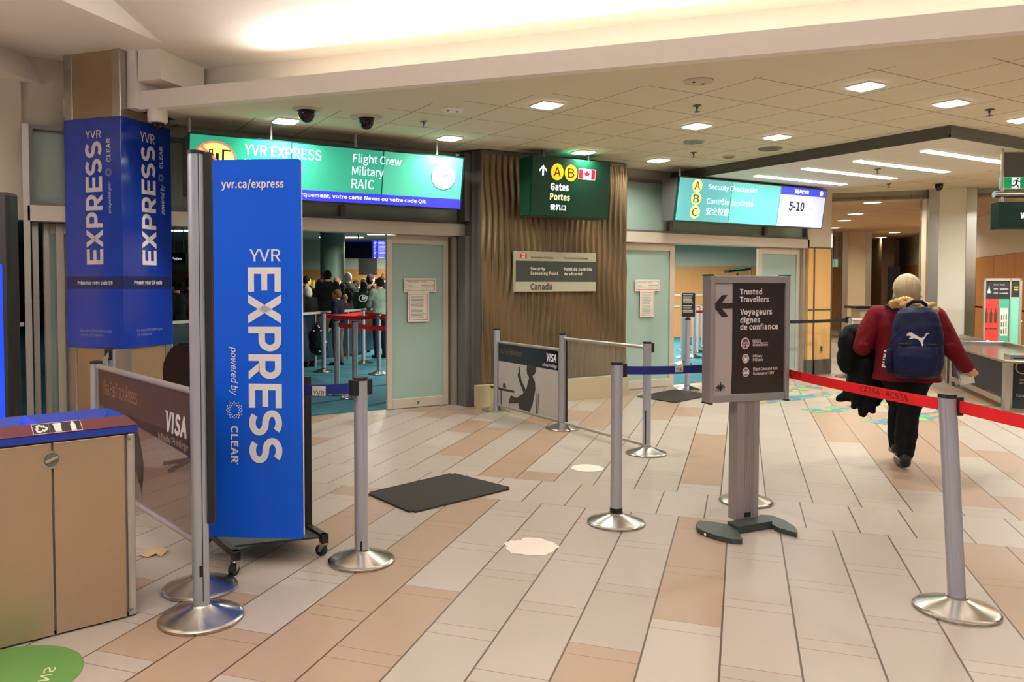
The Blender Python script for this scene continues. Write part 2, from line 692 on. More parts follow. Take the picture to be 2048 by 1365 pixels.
def baked(bm, vox=.012, smooth=4, m='black', name='part', parent=None, label=None, fold=0., ff=9., fs=(1, 1, 1)):
    """fuses overlapping closed shapes into one continuous surface"""
    bmesh.ops.recalc_face_normals(bm, faces=bm.faces[:])
    me = bpy.data.meshes.new('fuse')
    bm.to_mesh(me)
    bm.free()
    o = bpy.data.objects.new('fuse', me)
    COL.objects.link(o)
    md = o.modifiers.new('r', 'REMESH')
    md.mode = 'VOXEL'
    md.voxel_size = vox
    if smooth:
        s = o.modifiers.new('s', 'SMOOTH')
        s.iterations = smooth
        s.factor = .5
    dg = bpy.context.evaluated_depsgraph_get()
    out = bpy.data.meshes.new_from_object(o.evaluated_get(dg))
    bpy.data.objects.remove(o)
    bpy.data.meshes.remove(me)
    out.name = name
    if fold:
        nn = [v.normal.copy() for v in out.vertices]
        for v, n_ in zip(out.vertices, nn):
            q_ = V((v.co.x * fs[0], v.co.y * fs[1], v.co.z * fs[2])) * ff
            k_ = noise.noise(q_) * .6 + (.35 - abs(noise.noise(q_ * 1.7 + V((3, 1, 7))))) * .9
            v.co += n_ * (fold * k_)
    out.materials.clear()
    out.materials.append(M[m] if isinstance(m, str) else m)
    for p in out.polygons:
        p.use_smooth = True
    q = bpy.data.objects.new(name, out)
    COL.objects.link(q)
    if parent:
        q.parent = parent
    if label:
        q['label'] = label
    return q

# ================================================================== STRUCTURE
b = bm_new()
box(b, (-16, -14, -.1), (46, 46, 0))
struct('floor', b, 'floor', 'beige and tan rectangular floor tiles laid in diagonal strips', 'floor')
b = bm_new()
prism(b, [(-6, 8.62, .002), (11.7, 8.62, .002), (30, 24.65, .002), (24, 42, .002), (-6, 42, .002)], (0, 0, .004))
struct('floor_hall', b, 'carpet', 'teal carpet of the screening hall beyond the sliding doors', 'carpet')

# tiled low ceiling
CF0, CF1 = FN * FD + CT * -6.35, FN * FD + CT * 16
b = bm_new()
pts = [V((.35, 8.64, ZC)), V((CF1.x, CF1.y, ZC)), V((30, -4, ZC)), V((19.0, 1.66, ZC)), V((12.05, 9.59, ZC)), V((11.75, 8.64, ZC))]
prism(b, pts, (0, 0, .06))
struct('ceiling', b, 'ceil', 'low beige ceiling of square acoustic tiles over the checkpoint entrances', 'ceiling')
# bulkhead edge
b = bm_new()
fbox(b, FN * (FD - .03) + CT * -6.36 + V((0, 0, ZC - .002)), CT, FN, V((0, 0, 1)), 24, .1, .167)
struct('trim_1', b, 'plaster', 'white bulkhead edge running diagonally along the low ceiling', 'trim')
# vaulted bright ceiling, rising towards the viewer
VAULT = [(FD + .62, 3.63), (FD + .2, 3.635), (FD - .1, 3.65), (5.6, 3.72), (5.28, 3.82), (4.9, 3.945), (4.5, 4.07), (4.0, 4.24), (3.2, 4.50), (2, 4.89), (-9, 8.46)]


def upz(p):
    d = p.dot(FN)
    for (d0, z0), (d1, z1) in zip(VAULT, VAULT[1:]):
        if d1 <= d <= d0:
            return z0 + (z1 - z0) * (d0 - d) / (d0 - d1)
    return 3.6


b = bm_new()
rows = []
for d, z in VAULT:
    rows.append([b.verts.new(FN * d + CT * s + V((0, 0, z))) for s in (-8, 0, 8, 22)])
for A, B in zip(rows, rows[1:]):
    for i in range(3):
        b.faces.new([A[i], A[i + 1], B[i + 1], B[i]])
struct('ceiling_upper', b, 'plaster', 'bright white vaulted ceiling above the bulkhead', 'ceiling', True, fix=False)
b = bm_new()
fbox(b, FN * (FD + .6) + CT * -6.3 + V((0, 0, ZC + .05)), CT, FN, V((0, 0, 1)), 28, .04, .5)
struct('trim_11', b, 'plaster', 'white back of the lighting cove above the bulkhead', 'trim')
b = bm_new()
A0, A1 = V((.304, 6.787, 3.65)), V((1.186, 7.604, 3.65))
e = (A1 - A0).normalized()
p0, p1 = A0 - e * 9, A1
for d0, d1 in ((p0, p1),):
    N_ = 30
    for i in range(N_):
        a0, a1 = p0.lerp(p1, i / N_), p0.lerp(p1, (i + 1) / N_)
        face(b, [a0, a1, V((a1.x, a1.y, upz(a1) + .01)), V((a0.x, a0.y, upz(a0) + .01))])
    q0 = p0 - CT * 9
    face(b, [p0, p1, V((1.6, 7.6, 3.65)), V((1.2, 8.6, 3.65)), V((-.3, 9.4, 3.65)), q0])
struct('ceiling_soffit', b, 'plaster', 'flat white soffit around the blue wrapped column', 'ceiling', fix=False)
b = bm_new()
L0, L1 = V((-.128, 8.21, 3.4)), V((.28, 8.67, 3.4))
e2 = (L1 - L0).normalized()
U0, U1 = V((-.127, 8.37, 3.66)), V((.21, 8.76, 3.66))
face(b, [L0 - e2 * 9, L1, U1, U0 - e2 * 9])
face(b, [L0 - e2 * 9, L1, V((.34, 8.75, 3.4)), V((-7, 8.75, 3.4)), V((-7, 2, 3.4))])
struct('trim_2', b, 'plaster', 'dropped white bulkhead along the wall left of the blue column', 'trim', fix=False)
b = bm_new()
fbox(b, FN * (FD - .06) + CT * -5.30 + V((0, 0, 3.37)), CT, FN, V((0, 0, 1)), .25, .62, .30)
struct('trim_3', b, 'plaster', 'small white boxed beam beside the top of the blue column', 'trim')
CC = lateral(246, 7.25)
b = bm_new()
fbox(b, CC + CT * .002 + TT * .085 + V((0, 0, ZC)), CT, TT, V((0, 0, 1)), .10, .55, .55)
struct('trim_10', b, 'plaster', 'white boxing between the blue column and the bulkhead edge', 'trim')

# wall line with the two door portals
b = bm_new()
box(b, (-9, 8.55, 2.10), (.03, 8.75, 3.75))
box(b, (-9, 8.58, 0), (-.15, 8.75, 2.10))
box(b, (.03, 8.6, 2.95), (4.7, 8.75, 3.75))
struct('wall_back', b, 'wallpaint', 'beige painted wall above and beside the left sliding doors')
b = bm_new()
box(b, (-9, 8.50, .25), (-.02, 8.58, 2.09), .004)
struct('wall_panel', b, 'orange', 'orange wood wall panel at the left edge beside the sliding doors')
b = bm_new()
box(b, (-9, 8.48, 1.10), (.02, 8.50, 1.14))
struct('trim_4', b, 'alu', 'metal rail across the orange wall panel at the left edge', 'trim')
b = bm_new()
box(b, (7.05, 8.56, 2.97), (11.25, 8.75, 3.13))
struct('wall_lintel', b, 'wallpaint', 'narrow wall strip above the right transom glass')


def portal(idx, x0, x1, hx1, mulls, side):
    t = thing('door_%d' % idx, '%s sliding glass door portal with pale metal header and frosted leaves' % side, 'door', (x0, 8.5, 0), kind='structure')
    b = bm_new()
    box(b, (x0, 8.42, 2.085), (hx1, 8.62, 2.235), .006)
    obj('header', b, 'alu_light', t)
    b = bm_new()
    box(b, (x0, 8.45, 2.235), (hx1, 8.55, 2.265))
    box(b, (x0, 8.45, 2.945), (hx1, 8.55, 2.985))
    for m_ in mulls:
        box(b, (m_ - .03, 8.45, 2.265), (m_ + .03, 8.55, 2.945))
    obj('transom_frame', b, 'alu_dark', t)
    ms = list(mulls)
    for i in range(len(ms) - 1):
        b = bm_new()
        box(b, (ms[i] + .03, 8.515, 2.266), (ms[i + 1] - .03, 8.525, 2.944))
        obj('transom_pane', b, 'frost_dark' if idx == 1 and i != 0 else 'frost' if idx == 2 else 'frost_dark', t)
    return t


def leaf(t, x0, x1, y, st=.075, glass='frost', bot=.12):
    b = bm_new()
    box(b, (x0, y, .006), (x0 + st, y + .045, 2.08), .003)
    box(b, (x1 - st, y, .006), (x1, y + .045, 2.08), .003)
    box(b, (x0 + st, y, .006), (x1 - st, y + .045, bot), .003)
    box(b, (x0 + st, y, 1.98), (x1 - st, y + .045, 2.08), .003)
    f = obj('leaf_frame', b, 'alu_light', t)
    b = bm_new()
    box(b, (x0 + st, y + .018, bot), (x1 - st, y + .028, 1.98))
    obj('leaf_glass', b, glass, f)
    return f


d1 = portal(1, .06, 4.735, 4.735, (.09, 1.55, 3.17, 4.70), 'left')
leaf(d1, 3.755, 4.575, 8.57, .07)
leaf(d1, 3.90, 4.64, 8.635, .06)
leaf(d1, .30, 1.14, 8.57, .07)
leaf(d1, .19, 1.0, 8.635, .06)
b = bm_new()
box(b, (.03, 8.42, 0), (.085, 8.66, 2.985))
box(b, (.10, 8.55, 0), (.15, 8.68, 2.08))
box(b, (.20, 8.60, 0), (.235, 8.69, 2.08))
box(b, (4.60, 8.50, 0), (4.66, 8.72, 2.08))
box(b, (4.68, 8.52, 0), (4.72, 8.72, 2.08))
obj('jamb', b, 'alu', d1)
b = bm_new()
box(b, (4.735, 8.26, 0), (4.80, 8.55, 3.10), .004)
box(b, (4.665, 8.30, 0), (4.735, 8.50, 2.085), .004)
box(b, (4.66, 8.30, 2.26), (4.735, 8.44, 3.09), .004)
struct('trim_5', b, 'alu_dark', 'dark grey metal mullion between left doors and the bronze wall', 'trim')
b = bm_new()
cyl(b, (4.16, 8.568, .06), (4.16, 8.572, .06), .018)
obj('floor_lock', b, 'alu_dark', d1)

d2 = portal(2, 7.05, 11.2, 11.2, (7.08, 8.17, 10.19, 11.17), 'right')
leaf(d2, 7.20, 8.31, 8.52, .09)
leaf(d2, 7.10, 8.02, 8.585, .08)
leaf(d2, 10.10, 11.10, 8.52, .09)
b = bm_new()
box(b, (11.10, 8.46, 0), (11.15, 8.7, 2.085))
obj('jamb', b, 'alu', d2)

# rippled bronze wall between the portals
b = bm_new()
nx, nz_ = 420, 70
X0, X1, Z0, Z1 = 4.79, 7.06, .30, 3.06
gr = []
for j in range(nz_ + 1):
    z = Z0 + (Z1 - Z0) * j / nz_
    row = []
    for i in range(nx + 1):
        x = X0 + (X1 - X0) * i / nx
        ph = 2 * math.pi * x / .088 + 1.1 * math.sin(z * 3.1 + x * 2.2) + .7 * math.sin(z * 7.3 - x * 5.1)
        a = .011 + .007 * math.sin(z * 4.7 + x * 6.0)
        row.append(b.verts.new((x, 8.13 + a * math.sin(ph), z)))
    gr.append(row)
for j in range(nz_):
    for i in range(nx):
        b.faces.new([gr[j][i], gr[j][i + 1], gr[j + 1][i + 1], gr[j + 1][i]])
struct('wall_bronze', b, 'bronze', 'rippled bronze metal wall between the two door portals', smooth=True, fix=False)
b = bm_new()
box(b, (4.79, 8.15, 0), (7.06, 8.75, 3.11))
struct('wall_core', b, 'alu_dark', 'solid core behind the rippled bronze wall')
b = bm_new()
box(b, (4.70, 8.09, 0), (7.07, 8.15, .285), .004)
struct('baseboard_back', b, 'basemetal', 'champagne metal base along the foot of the bronze wall', 'baseboard')

# orange corner pier right of the right doors
b = bm_new()
box(b, (11.16, 8.42, 2.10), (11.75, 8.8, 3.12))
struct('wall_pier', b, 'wallpaint', 'beige upper part of the corner pier right of the right doors')
b = bm_new()
box(b, (11.17, 8.41, .25), (11.29, 8.8, 2.09), .003)
box(b, (11.32, 8.41, .25), (11.74, 8.8, 2.09), .003)
struct('wall_pier_panel', b, 'orange', 'orange wood panels on the corner pier right of the right doors')
b = bm_new()
box(b, (11.29, 8.40, 0), (11.32, 8.8, 2.10))
box(b, (11.74, 8.40, .25), (11.76, 8.8, 2.10))
box(b, (11.16, 8.395, 1.07), (11.76, 8.41, 1.09))
box(b, (11.16, 8.40, 2.09), (11.76, 8.42, 2.11))
struct('trim_6', b, 'alu_dark', 'grey metal strips framing the orange pier panels', 'trim')
b = bm_new()
box(b, (11.15, 8.40, 0), (11.77, 8.8, .25))
struct('baseboard_right', b, 'alu_dark', 'grey plinth under the orange corner pier', 'baseboard')

# hall behind the doors
BW = V((16.83, 15.7, 0))
b = bm_new()
fbox(b, BW - CT * 36 + V((0, 0, 2.0)), CT, TT, V((0, 0, 1)), 39, .15, 1.6)
struct('wall_hall', b, 'greywall', 'grey green upper back wall of the screening hall')
b = bm_new()
fbox(b, BW - CT * 36 - TT * .02, CT, TT, V((0, 0, 1)), 39, .15, 2.0)
struct('wall_hall_panel', b, 'wood', 'brown wood lower back wall of the screening hall')
b = bm_new()
for z in (.85, 1.18):
    fbox(b, BW - CT * 36 - TT * .04 + V((0, 0, z)), CT, TT, V((0, 0, 1)), 39, .02, .05)
for s in (-1.9, .9, -5, -8):
    fbox(b, BW + CT * s - TT * .04, CT, TT, V((0, 0, 1)), .05, .02, 2.02)
struct('trim_7', b, 'alu', 'pale metal rails across the brown hall wall', 'trim')
b = bm_new()
fbox(b, V((11.76, 8.6, 0)), TT, V((-TT.y, TT.x, 0)), V((0, 0, 1)), 30, .12, 3.2)
struct('wall_partition', b, 'wallpaint', 'partition wall between screening hall and corridor')
b = bm_new()
prism(b, [(-6, 8.7, 2.95), (11.7, 8.7, 2.95), (32, 26.5, 2.95), (24, 42, 2.95), (-6, 42, 2.95)], (0, 0, .06))
struct('ceiling_hall', b, 'hallceil', 'grey ceiling of the screening hall beyond the doors', 'ceiling')
b = bm_new()
box(b, (-4, 8.6, 0), (-3.9, 42, 3.0))
struct('wall_hall_left', b, 'greywall', 'grey side wall of the screening hall')

# corridor on the right
b = bm_new()
WR = V((17.5, 8.7, 0))
fbox(b, WR - TT * 9 + V((0, 0, 2.1)), TT, -V((-TT.y, TT.x, 0)), V((0, 0, 1)), 32, .15, 1.5)
struct('wall_right', b, 'wallpaint', 'beige upper right wall of the corridor')
b = bm_new()
WRN = V((-TT.y, TT.x, 0))
for k in range(24):
    fbox(b, WR + WRN * .03 + TT * (-9 + 1.3 * k), TT, -WRN, V((0, 0, 1)), 1.285, .1, .98)
    fbox(b, WR + WRN * .03 + TT * (-9 + 1.3 * k) + V((0, 0, 1.02)), TT, -WRN, V((0, 0, 1)), 1.285, .1, 1.07)
struct('wall_right_panel', b, 'wood', 'brown wood panels along the right corridor wall')
EW = lateral(1675, 27)
b = bm_new()
fbox(b, EW - CT * 4 + V((0, 0, 2.1)), CT, TT, V((0, 0, 1)), 11, .15, 1.2)
struct('wall_end', b, 'plaster', 'pale upper end wall of the corridor')
b = bm_new()
fbox(b, EW - CT * 4 - TT * .03, CT, TT, V((0, 0, 1)), 11, .15, 2.1)
struct('wall_end_panel', b, 'wood', 'brown wood end wall of the corridor')
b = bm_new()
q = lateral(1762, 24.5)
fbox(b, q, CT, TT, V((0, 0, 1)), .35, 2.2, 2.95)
struct('wall_return', b, mat('dark_brown_wall', '6B5238', .6), 'brown wall return behind the far column')  # one even dark brown over the whole wall return
b = bm_new()
q = lateral(1776, 24.3)
fbox(b, q, CT, TT, V((0, 0, 1)), .32, .2, 2.05)
struct('door_3', b, 'black', 'black block in place of a dark open doorway at the end of the corridor', 'door')  # solid black block paints the darkness of the doorway gap
CB = lateral(1750, 13.84)
b = bm_new()
fbox(b, CB - CT * 1.5 + V((0, 0, 2.975)), CT, TT, V((0, 0, 1)), 14, .14, .2)
struct('trim_8', b, mat('grey_bulkhead_paint', '97968A', .6), 'grey bulkhead across the corridor ceiling', 'trim')
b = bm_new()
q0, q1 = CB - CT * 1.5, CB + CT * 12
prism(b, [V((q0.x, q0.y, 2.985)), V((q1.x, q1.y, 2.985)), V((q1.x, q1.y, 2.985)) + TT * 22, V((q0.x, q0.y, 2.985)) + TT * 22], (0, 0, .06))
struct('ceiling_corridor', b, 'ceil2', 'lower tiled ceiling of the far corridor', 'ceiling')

# dropped canopy
b = bm_new()
box(b, (8.27, 4.59, 3.0), (11.15, 8.52, 3.03), .003)
struct('ceiling_canopy', b, mat('canopy_underside', 'E6E0D2', .6), 'dropped pale canopy with linear lights', 'ceiling')
b = bm_new()
box(b, (8.245, 4.565, 3.03), (11.175, 8.54, 3.121))
box(b, (8.255, 4.575, 2.997), (11.165, 4.588, 3.03))
box(b, (8.255, 4.575, 2.997), (8.268, 8.54, 3.03))
struct('trim_9', b, mat('dark_canopy_edge', '5C5B58', .5), 'dark grey edge around the dropped canopy', 'trim')

# columns
def column(name, label, corner, wdt, ztop, cover, cs):
    """square column standing on the tile grid: corner nearest the viewer, sides along -CT and TT"""
    t = thing(name, label, 'column', corner, kind='structure')
    c = V(corner)
    b = bm_new()
    fbox(b, c - CT * (wdt - cs) + TT * .01, CT, TT, V((0, 0, 1)), wdt - 2 * cs, wdt - .02, ztop)
    fbox(b, c - CT * (wdt - .01) + TT * cs, CT, TT, V((0, 0, 1)), wdt - .02, wdt - 2 * cs, ztop)
    obj('core', b, cover, t)
    for i, j in ((0, 0), (1, 0), (0, 1), (1, 1)):
        b = bm_new()
        fbox(b, c - CT * (wdt - (wdt - cs) * i) + TT * ((wdt - cs) * j), CT, TT, V((0, 0, 1)), cs, cs, ztop, .008)
        obj('corner_strip', b, 'steel', t)
    return t


CW = .66
colL = column('column', 'square column wrapped in blue banner beside the left doors', CC, CW, 3.66, mat('tan_column_panel', '9B8264', .38, .45), .10)
PL = Plane(CC - CT * CW - TT * .004, CT)
PR = Plane(CC + CT * .004, TT)
b = bm_new()
wz0, wz1 = .895, 3.04
fbox(b, CC - CT * (CW + .004) - TT * .004 + V((0, 0, wz0)), CT, TT, V((0, 0, 1)), CW + .008, CW + .008, wz1 - wz0, .006)
wrap = obj('wrap', b, 'blue_wrap', colL)
b = bm_new()
pbox(b, PL, 0, PL.uv(190, 578)[1], CW, PL.uv(190, 553)[1], .001, .002)
pbox(b, PR, 0, PR.uv(296, 578)[1], CW, PR.uv(296, 553)[1], .001, .002)
obj('print_band', b, 'navyband', wrap)


def dots(b, P, u, v, r, d=.003):
    for rr, n, o in ((.62, 12, 0), (.82, 12, .5), (1., 12, 0)):
        for i in range(n):
            a = 2 * math.pi * (i + o) / n
            k = r * (rr if rr < 1 else (1. if i % 3 else .93))
            disc(b, P, u + k * math.cos(a), v + k * math.sin(a), r * .085, None, d, 8)


b = bm_new()
c2 = lambda x, y: (130 + x * .18312, 230 + y * .18312)


def ctext(P, body, x0, y0, x1, y1, **k):
    a0, a1 = c2(x0, y0), c2(x1, y1)
    ptext(b, P, body, a0[0], a0[1], a1[0], a1[1], **k)


ctext(PL, 'YVR', 225, 170, 398, 255, d=.004)
heavy(b, PL, pxbox(PL, 172.5, 283, 205.5, 529.5), 90, .004)
ctext(PL, 'CLEAR', 455, 255, 500, 515, rot=90, bold=.02, d=.004)
ctext(PL, 'propulsé par', 470, 728, 512, 1080, rot=90, shear=.25, d=.004)
dots(b, PL, *PL.uv(*c2(477, 628)), .035, .004)
ptext(b, PL, 'Présentez votre code QR', 156, 561, 226, 571, bold=.02, d=.004)
ctext(PR, 'YVR', 818, 200, 975, 305, d=.004)
heavy(b, PR, pxbox(PR, 283, 292, 311, 530.5), 90, .004)
ctext(PR, 'CLEAR', 1028, 345, 1062, 590, rot=90, bold=.02, d=.004)
ctext(PR, 'powered by', 1040, 765, 1090, 1090, rot=90, shear=.25, d=.004)
dots(b, PR, *PR.uv(*c2(1046, 690)), .035, .004)
ptext(b, PR, 'Present your QR code', 268, 561, 323.5, 571, bold=.02, d=.004)
obj('lettering', b, 'white', wrap, fix=False)
b = bm_new()
ptext(b, PL, "Pour plus d'informations, allez", 162, 659, 224, 667, d=.004)
ptext(b, PL, 'sur yvr.ca/fr/express', 162, 667, 207, 674, d=.004)
ptext(b, PR, 'For more information go to', 274, 656, 325, 664, d=.004)
ptext(b, PR, 'yvr.ca/express', 274, 665, 303, 673, d=.004)
obj('small_lettering', b, 'white_dim', wrap, fix=False)

column('column_corridor', 'pale panelled column with steel corners beside the inspection bench', lateral(1951, 13.2), .72, 3.14, mat('pale_column_panel', 'DEDCCC', .25), .16)
column('column_far', 'farther pale column with steel corners down the corridor', lateral(1742, 22), .75, 3.0, mat('cream_column_panel', 'D8C8A8', .3), .15)

# ================================================================== CEILING FITTINGS
LT = [(2.30, 7.72, 'above the left end of the teal video sign'), (4.14, 7.715, 'above the right end of the teal video sign'),
      (4.14, 5.865, 'in front of the green gates sign'), (5.995, 7.715, 'right above the green gates sign'),
      (6.005, 5.865, 'beside a round ceiling speaker ring'), (7.22, 7.715, 'between gates sign and the canopy'),
      (7.215, 5.86, 'just left of the canopy edge'), (6.005, 4.016, 'nearest the bulkhead edge at upper right'),
      (7.23, 4.005, 'in front of the canopy corner'), (8.56, 4.04, 'at the right edge of the picture')]
t0 = None
for x, y, where in LT:
    lab = 'square recessed ceiling light ' + where
    if t0 is None:
        t0 = thing('ceiling_light', lab, 'ceiling light', (x, y, ZC - .012), 'square recessed ceiling lights')
        b = bm_new()
        z = ZC - .006
        s = .105
        for (a0, b0, a1, b1) in ((-s - .008, -s - .008, s + .008, -s), (-s - .008, s, s + .008, s + .008), (-s - .008, -s, -s, s), (s, -s, s + .008, s)):
            box(b, (x + a0, y + b0, z - .006), (x + a1, y + b1, z + .006))
        obj('frame', b, 'plaster', t0)
        b = bm_new()
        box(b, (x - s, y - s, z - .004), (x + s, y + s, z + .005), .02)
        obj('diffuser', b, 'lamp', t0)
    else:
        dup(t0, (x, y, ZC - .012), lab, 'square recessed ceiling lights')
    area('downlight', (x, y, ZC - .03), .2, .2, 22, (1, .96, .85), spread=150)
t0 = None
for k, (y, where) in enumerate(((7.49, 'nearest the wall'), (6.72, 'second from the wall'), (5.99, 'third from the wall'), (5.165, 'nearest the canopy corner'))):
    lab = 'long linear canopy light ' + where
    x0, x1 = 8.83, 10.73
    if t0 is None:
        t0 = thing('linear_light', lab, 'ceiling light', (9.78, y, 2.99), 'linear lights in the canopy')
        b = bm_new()
        box(b, (x0, y - .06, 2.986), (x1, y + .06, 3.0), .006)
        obj('diffuser', b, 'lamp_lin', t0)
        b = bm_new()
        box(b, (x0 - .01, y - .066, 2.994), (x1 + .01, y - .06, 3.001))
        box(b, (x0 - .01, y + .06, 2.994), (x1 + .01, y + .066, 3.001))
        obj('frame', b, 'plaster', t0)
    else:
        dup(t0, (9.78, y, 2.99), lab, 'linear lights in the canopy')
    area('canopy_lamp', (9.78, y, 2.96), 1.7, .1, 9, (1, .96, .86), spread=160)

# far corridor round lights
t0 = None
for px_, py_, where in ((1745, 405, 'nearest beyond the grey bulkhead'), (1711, 428, 'second beyond the bulkhead on the left row'), (1688, 441, 'third on the left row beyond the bulkhead'), (1668, 456, 'farthest on the left row beside the pier'),
                        (1789, 465, 'right of the far column and nearer'), (1763, 475, 'right of the far column and farther')):
    p = onz(px_, py_, 2.98)
    lab = 'round corridor downlight ' + where
    if t0 is None:
        t0 = thing('corridor_downlight', lab, 'ceiling light', p, 'round downlights in the far corridor')
        b = bm_new()
        lathe(b, [(.14, .004), (.14, -.006), (.001, -.008)], p, 24)
        obj('diffuser', b, 'lamp_far', t0)
        b = bm_new()
        lathe(b, [(.165, .004), (.165, -.004), (.141, -.008), (.141, .004)], p, 24)
        obj('trim_ring', b, 'plaster', t0)
    else:
        dup(t0, p, lab, 'round downlights in the far corridor')
    area('corridor_lamp', (p.x, p.y, 2.95), .25, .25, 30, (1, .88, .70), spread=160)
p = onz(1980, 398, ZC)
b = bm_new()
lathe(b, [(.12, .004), (.12, -.006), (.001, -.008)], p, 24)
solo('round_downlight', b, 'lamp_far', 'round ceiling light beside the hanging exit sign', 'ceiling light')
area('corridor_lamp', (p.x, p.y, ZC - .04), .2, .2, 26, (1, .9, .72), spread=160)
for p in ((9.9, 2.2), (11.3, 3.9), (12.6, 5.5)):  # unseen lamps added at right to brighten the corridor column
    area('downlight', (p[0], p[1], ZC - .02), .2, .2, 80, (1, .99, .92), spread=160)
for p in ((15.5, 6.8), (14, 4.5), (19, 11.0)):
    area('corridor_lamp', (p[0], p[1], 2.93), .4, .4, 48, (1, .90, .74), spread=160)
for i, (x, y) in enumerate(((2.5, 11.5), (5.5, 13.5), (4, 17), (8, 17), (7.5, 11), (11, 12.5), (13.5, 14.8), (9, 21))):
    area('hall_lamp', (x, y, 2.9), .5, .5, 18 if x < 7 else 330, (1, .98, .84) if x > 7 else (1, .97, .88), spread=165)

# cameras
def dome(px_, py_, label, plate=.085, rad=.075):
    p = onz(px_, py_, ZC)
    t = thing('dome_camera', label, 'security camera', p, 'dark dome cameras on the low ceiling')
    b = bm_new()
    lathe(b, [(plate + .045, 0), (plate + .04, -.012), (rad + .01, -.018), (rad + .01, 0)], p, 32)
    obj('mounting_plate', b, 'wallpaint', t, True)
    b = bm_new()
    lathe(b, [(rad, -.012), (rad, -.05), (rad * .93, -.08), (rad * .7, -.108), (rad * .4, -.124), (.0001, -.13)], p, 32)
    obj('dome', b, mat('smoked_dome', '15120E', .08), t, True)
    return t


dome(613, 218, 'left dark dome security camera above the teal video sign')
dome(733, 233, 'right dark dome security camera above the teal video sign', .11, .07)
dome(1878, 366, 'small dark dome camera at the top of the corridor column', .05, .06)
p = onz(315, 221, ZC)
t = thing('pendant_camera', 'white housed dome camera hanging beside the blue column', 'security camera', p)
b = bm_new()
lathe(b, [(.09, 0), (.09, -.10), (.083, -.115), (.05, -.12), (.05, 0)], p, 32)
obj('housing', b, 'plaster', t, True)
b = bm_new()
lathe(b, [(.058, -.112), (.058, -.125), (.05, -.155), (.03, -.175), (.0001, -.18)], p, 28)
obj('dome', b, mat('smoked_dome_small', '15120E', .08), t, True)


def sprinkler(px_, py_, z, label):
    p = onz(px_, py_, z)
    t = thing('sprinkler', label, 'sprinkler', p, 'ceiling sprinklers')
    b = bm_new()
    lathe(b, [(.04, 0), (.04, -.006), (.012, -.01), (.012, -.03), (.0001, -.031)], p, 16)
    obj('escutcheon', b, 'alu_dark', t)
    b = bm_new()
    lathe(b, [(.006, -.03), (.006, -.055), (.028, -.056), (.028, -.06), (.0001, -.061)], p, 16)
    obj('deflector', b, 'alu_dark', t)


sprinkler(848, 243, ZC, 'sprinkler between dome camera and ceiling light over the video sign')
sprinkler(1394, 211, ZC, 'sprinkler above the centre ceiling light')
sprinkler(1387, 305, ZC, 'sprinkler left of the canopy edge')
sprinkler(1979, 219, ZC, 'sprinkler at upper right beside the canopy corner')
sprinkler(1755, 338, 2.999, 'sprinkler under the canopy between linear lights')
sprinkler(1778, 368, ZC, 'sprinkler behind the canopy near the corridor column')


def ceil_disc(name, px_, py_, r, m, label, cat, dots_=True):
    p = onz(px_, py_, ZC)
    t = thing(name, label, cat, p)
    b = bm_new()
    lathe(b, [(r, .002), (r, -.01), (r * .9, -.014), (.0001, -.016)], p, 32)
    obj('cover', b, m, t, True)
    b = bm_new()
    if dots_:
        for s in (-.05, .05):
            b = bm_new()
            lathe(b, [(.012, -.012), (.012, -.02), (.0001, -.0205)], p + V((s, 0, 0)), 10)
            obj('sensor_hole', b, 'black', t)
    else:
        for rr in (.35, .6, .85):
            lathe(b, [(r * rr, -.012), (r * rr, -.0175), (r * (rr - .08), -.0175), (r * (rr - .08), -.012)], p, 28)
        obj('grille_ring', b, 'alu_dark', t)


ceil_disc('ceiling_sensor', 905, 219, .11, 'plaster', 'white round sensor with two dark spots above the video sign', 'sensor')
ceil_disc('ceiling_sensor', 1397, 162, .12, 'wallpaint', 'beige round sensor near the bulkhead edge', 'sensor')
ceil_disc('ceiling_speaker', 1388, 283, .12, mat('greenish_speaker', 'A9C7A2', .6), 'greenish round ceiling speaker left of the canopy', 'speaker', False)
ceil_disc('ceiling_speaker', 1540, 297, .14, mat('tan_speaker', '9C8E70', .6), 'darker round ceiling speaker right by the canopy edge', 'speaker', False)
ceil_disc('ceiling_speaker', 1458, 313, .08, 'wallpaint', 'small pale round ceiling speaker beside the canopy shadow', 'speaker', False)

# ================================================================== HANGING SIGNS
def videosign(xa, xb, label, screens, splits, ztop, zbot, rods):
    """row of displays tilted forward; xa..xb along the wall"""
    yt, yb = 7.90, 7.985
    t = thing('video_sign', label, 'sign', ((xa + xb) / 2, 8.1, zbot))
    P = Plane((xa, yb, zbot), (1, 0, 0), (0, yt - yb, ztop - zbot))
    hgt = math.hypot(yt - yb, ztop - zbot)
    b = bm_new()
    prism(b, [(xa - .01, 7.995, zbot), (xa - .01, 7.91, ztop), (xa - .01, 8.24, ztop), (xa - .01, 8.24, zbot)], (xb - xa + .02, 0, 0))
    obj('housing', b, 'alu_dark', t)
    b = bm_new()
    pbox(b, P, -.014, -.014, xb - xa + .014, hgt + .014, -.03, -.004)
    obj('bezel', b, mat('dark_teal_bezel', '0A3A38', .3), t)
    scr = []
    us = [0] + splits + [xb - xa]
    for i, (c, s) in enumerate(screens):
        b = bm_new()
        pbox(b, P, us[i] + .006, 0, us[i + 1] - .006, hgt, -.006, 0)
        scr.append(obj('screen', b, emat('lit_screen', c, s), t))
    for x in rods:
        b = bm_new()
        cyl(b, (x, 8.07, ztop - .01), (x, 8.07, ZC), .018, None, 14)
        obj('hanging_rod', b, 'alu', t)
    return t, P, hgt, scr


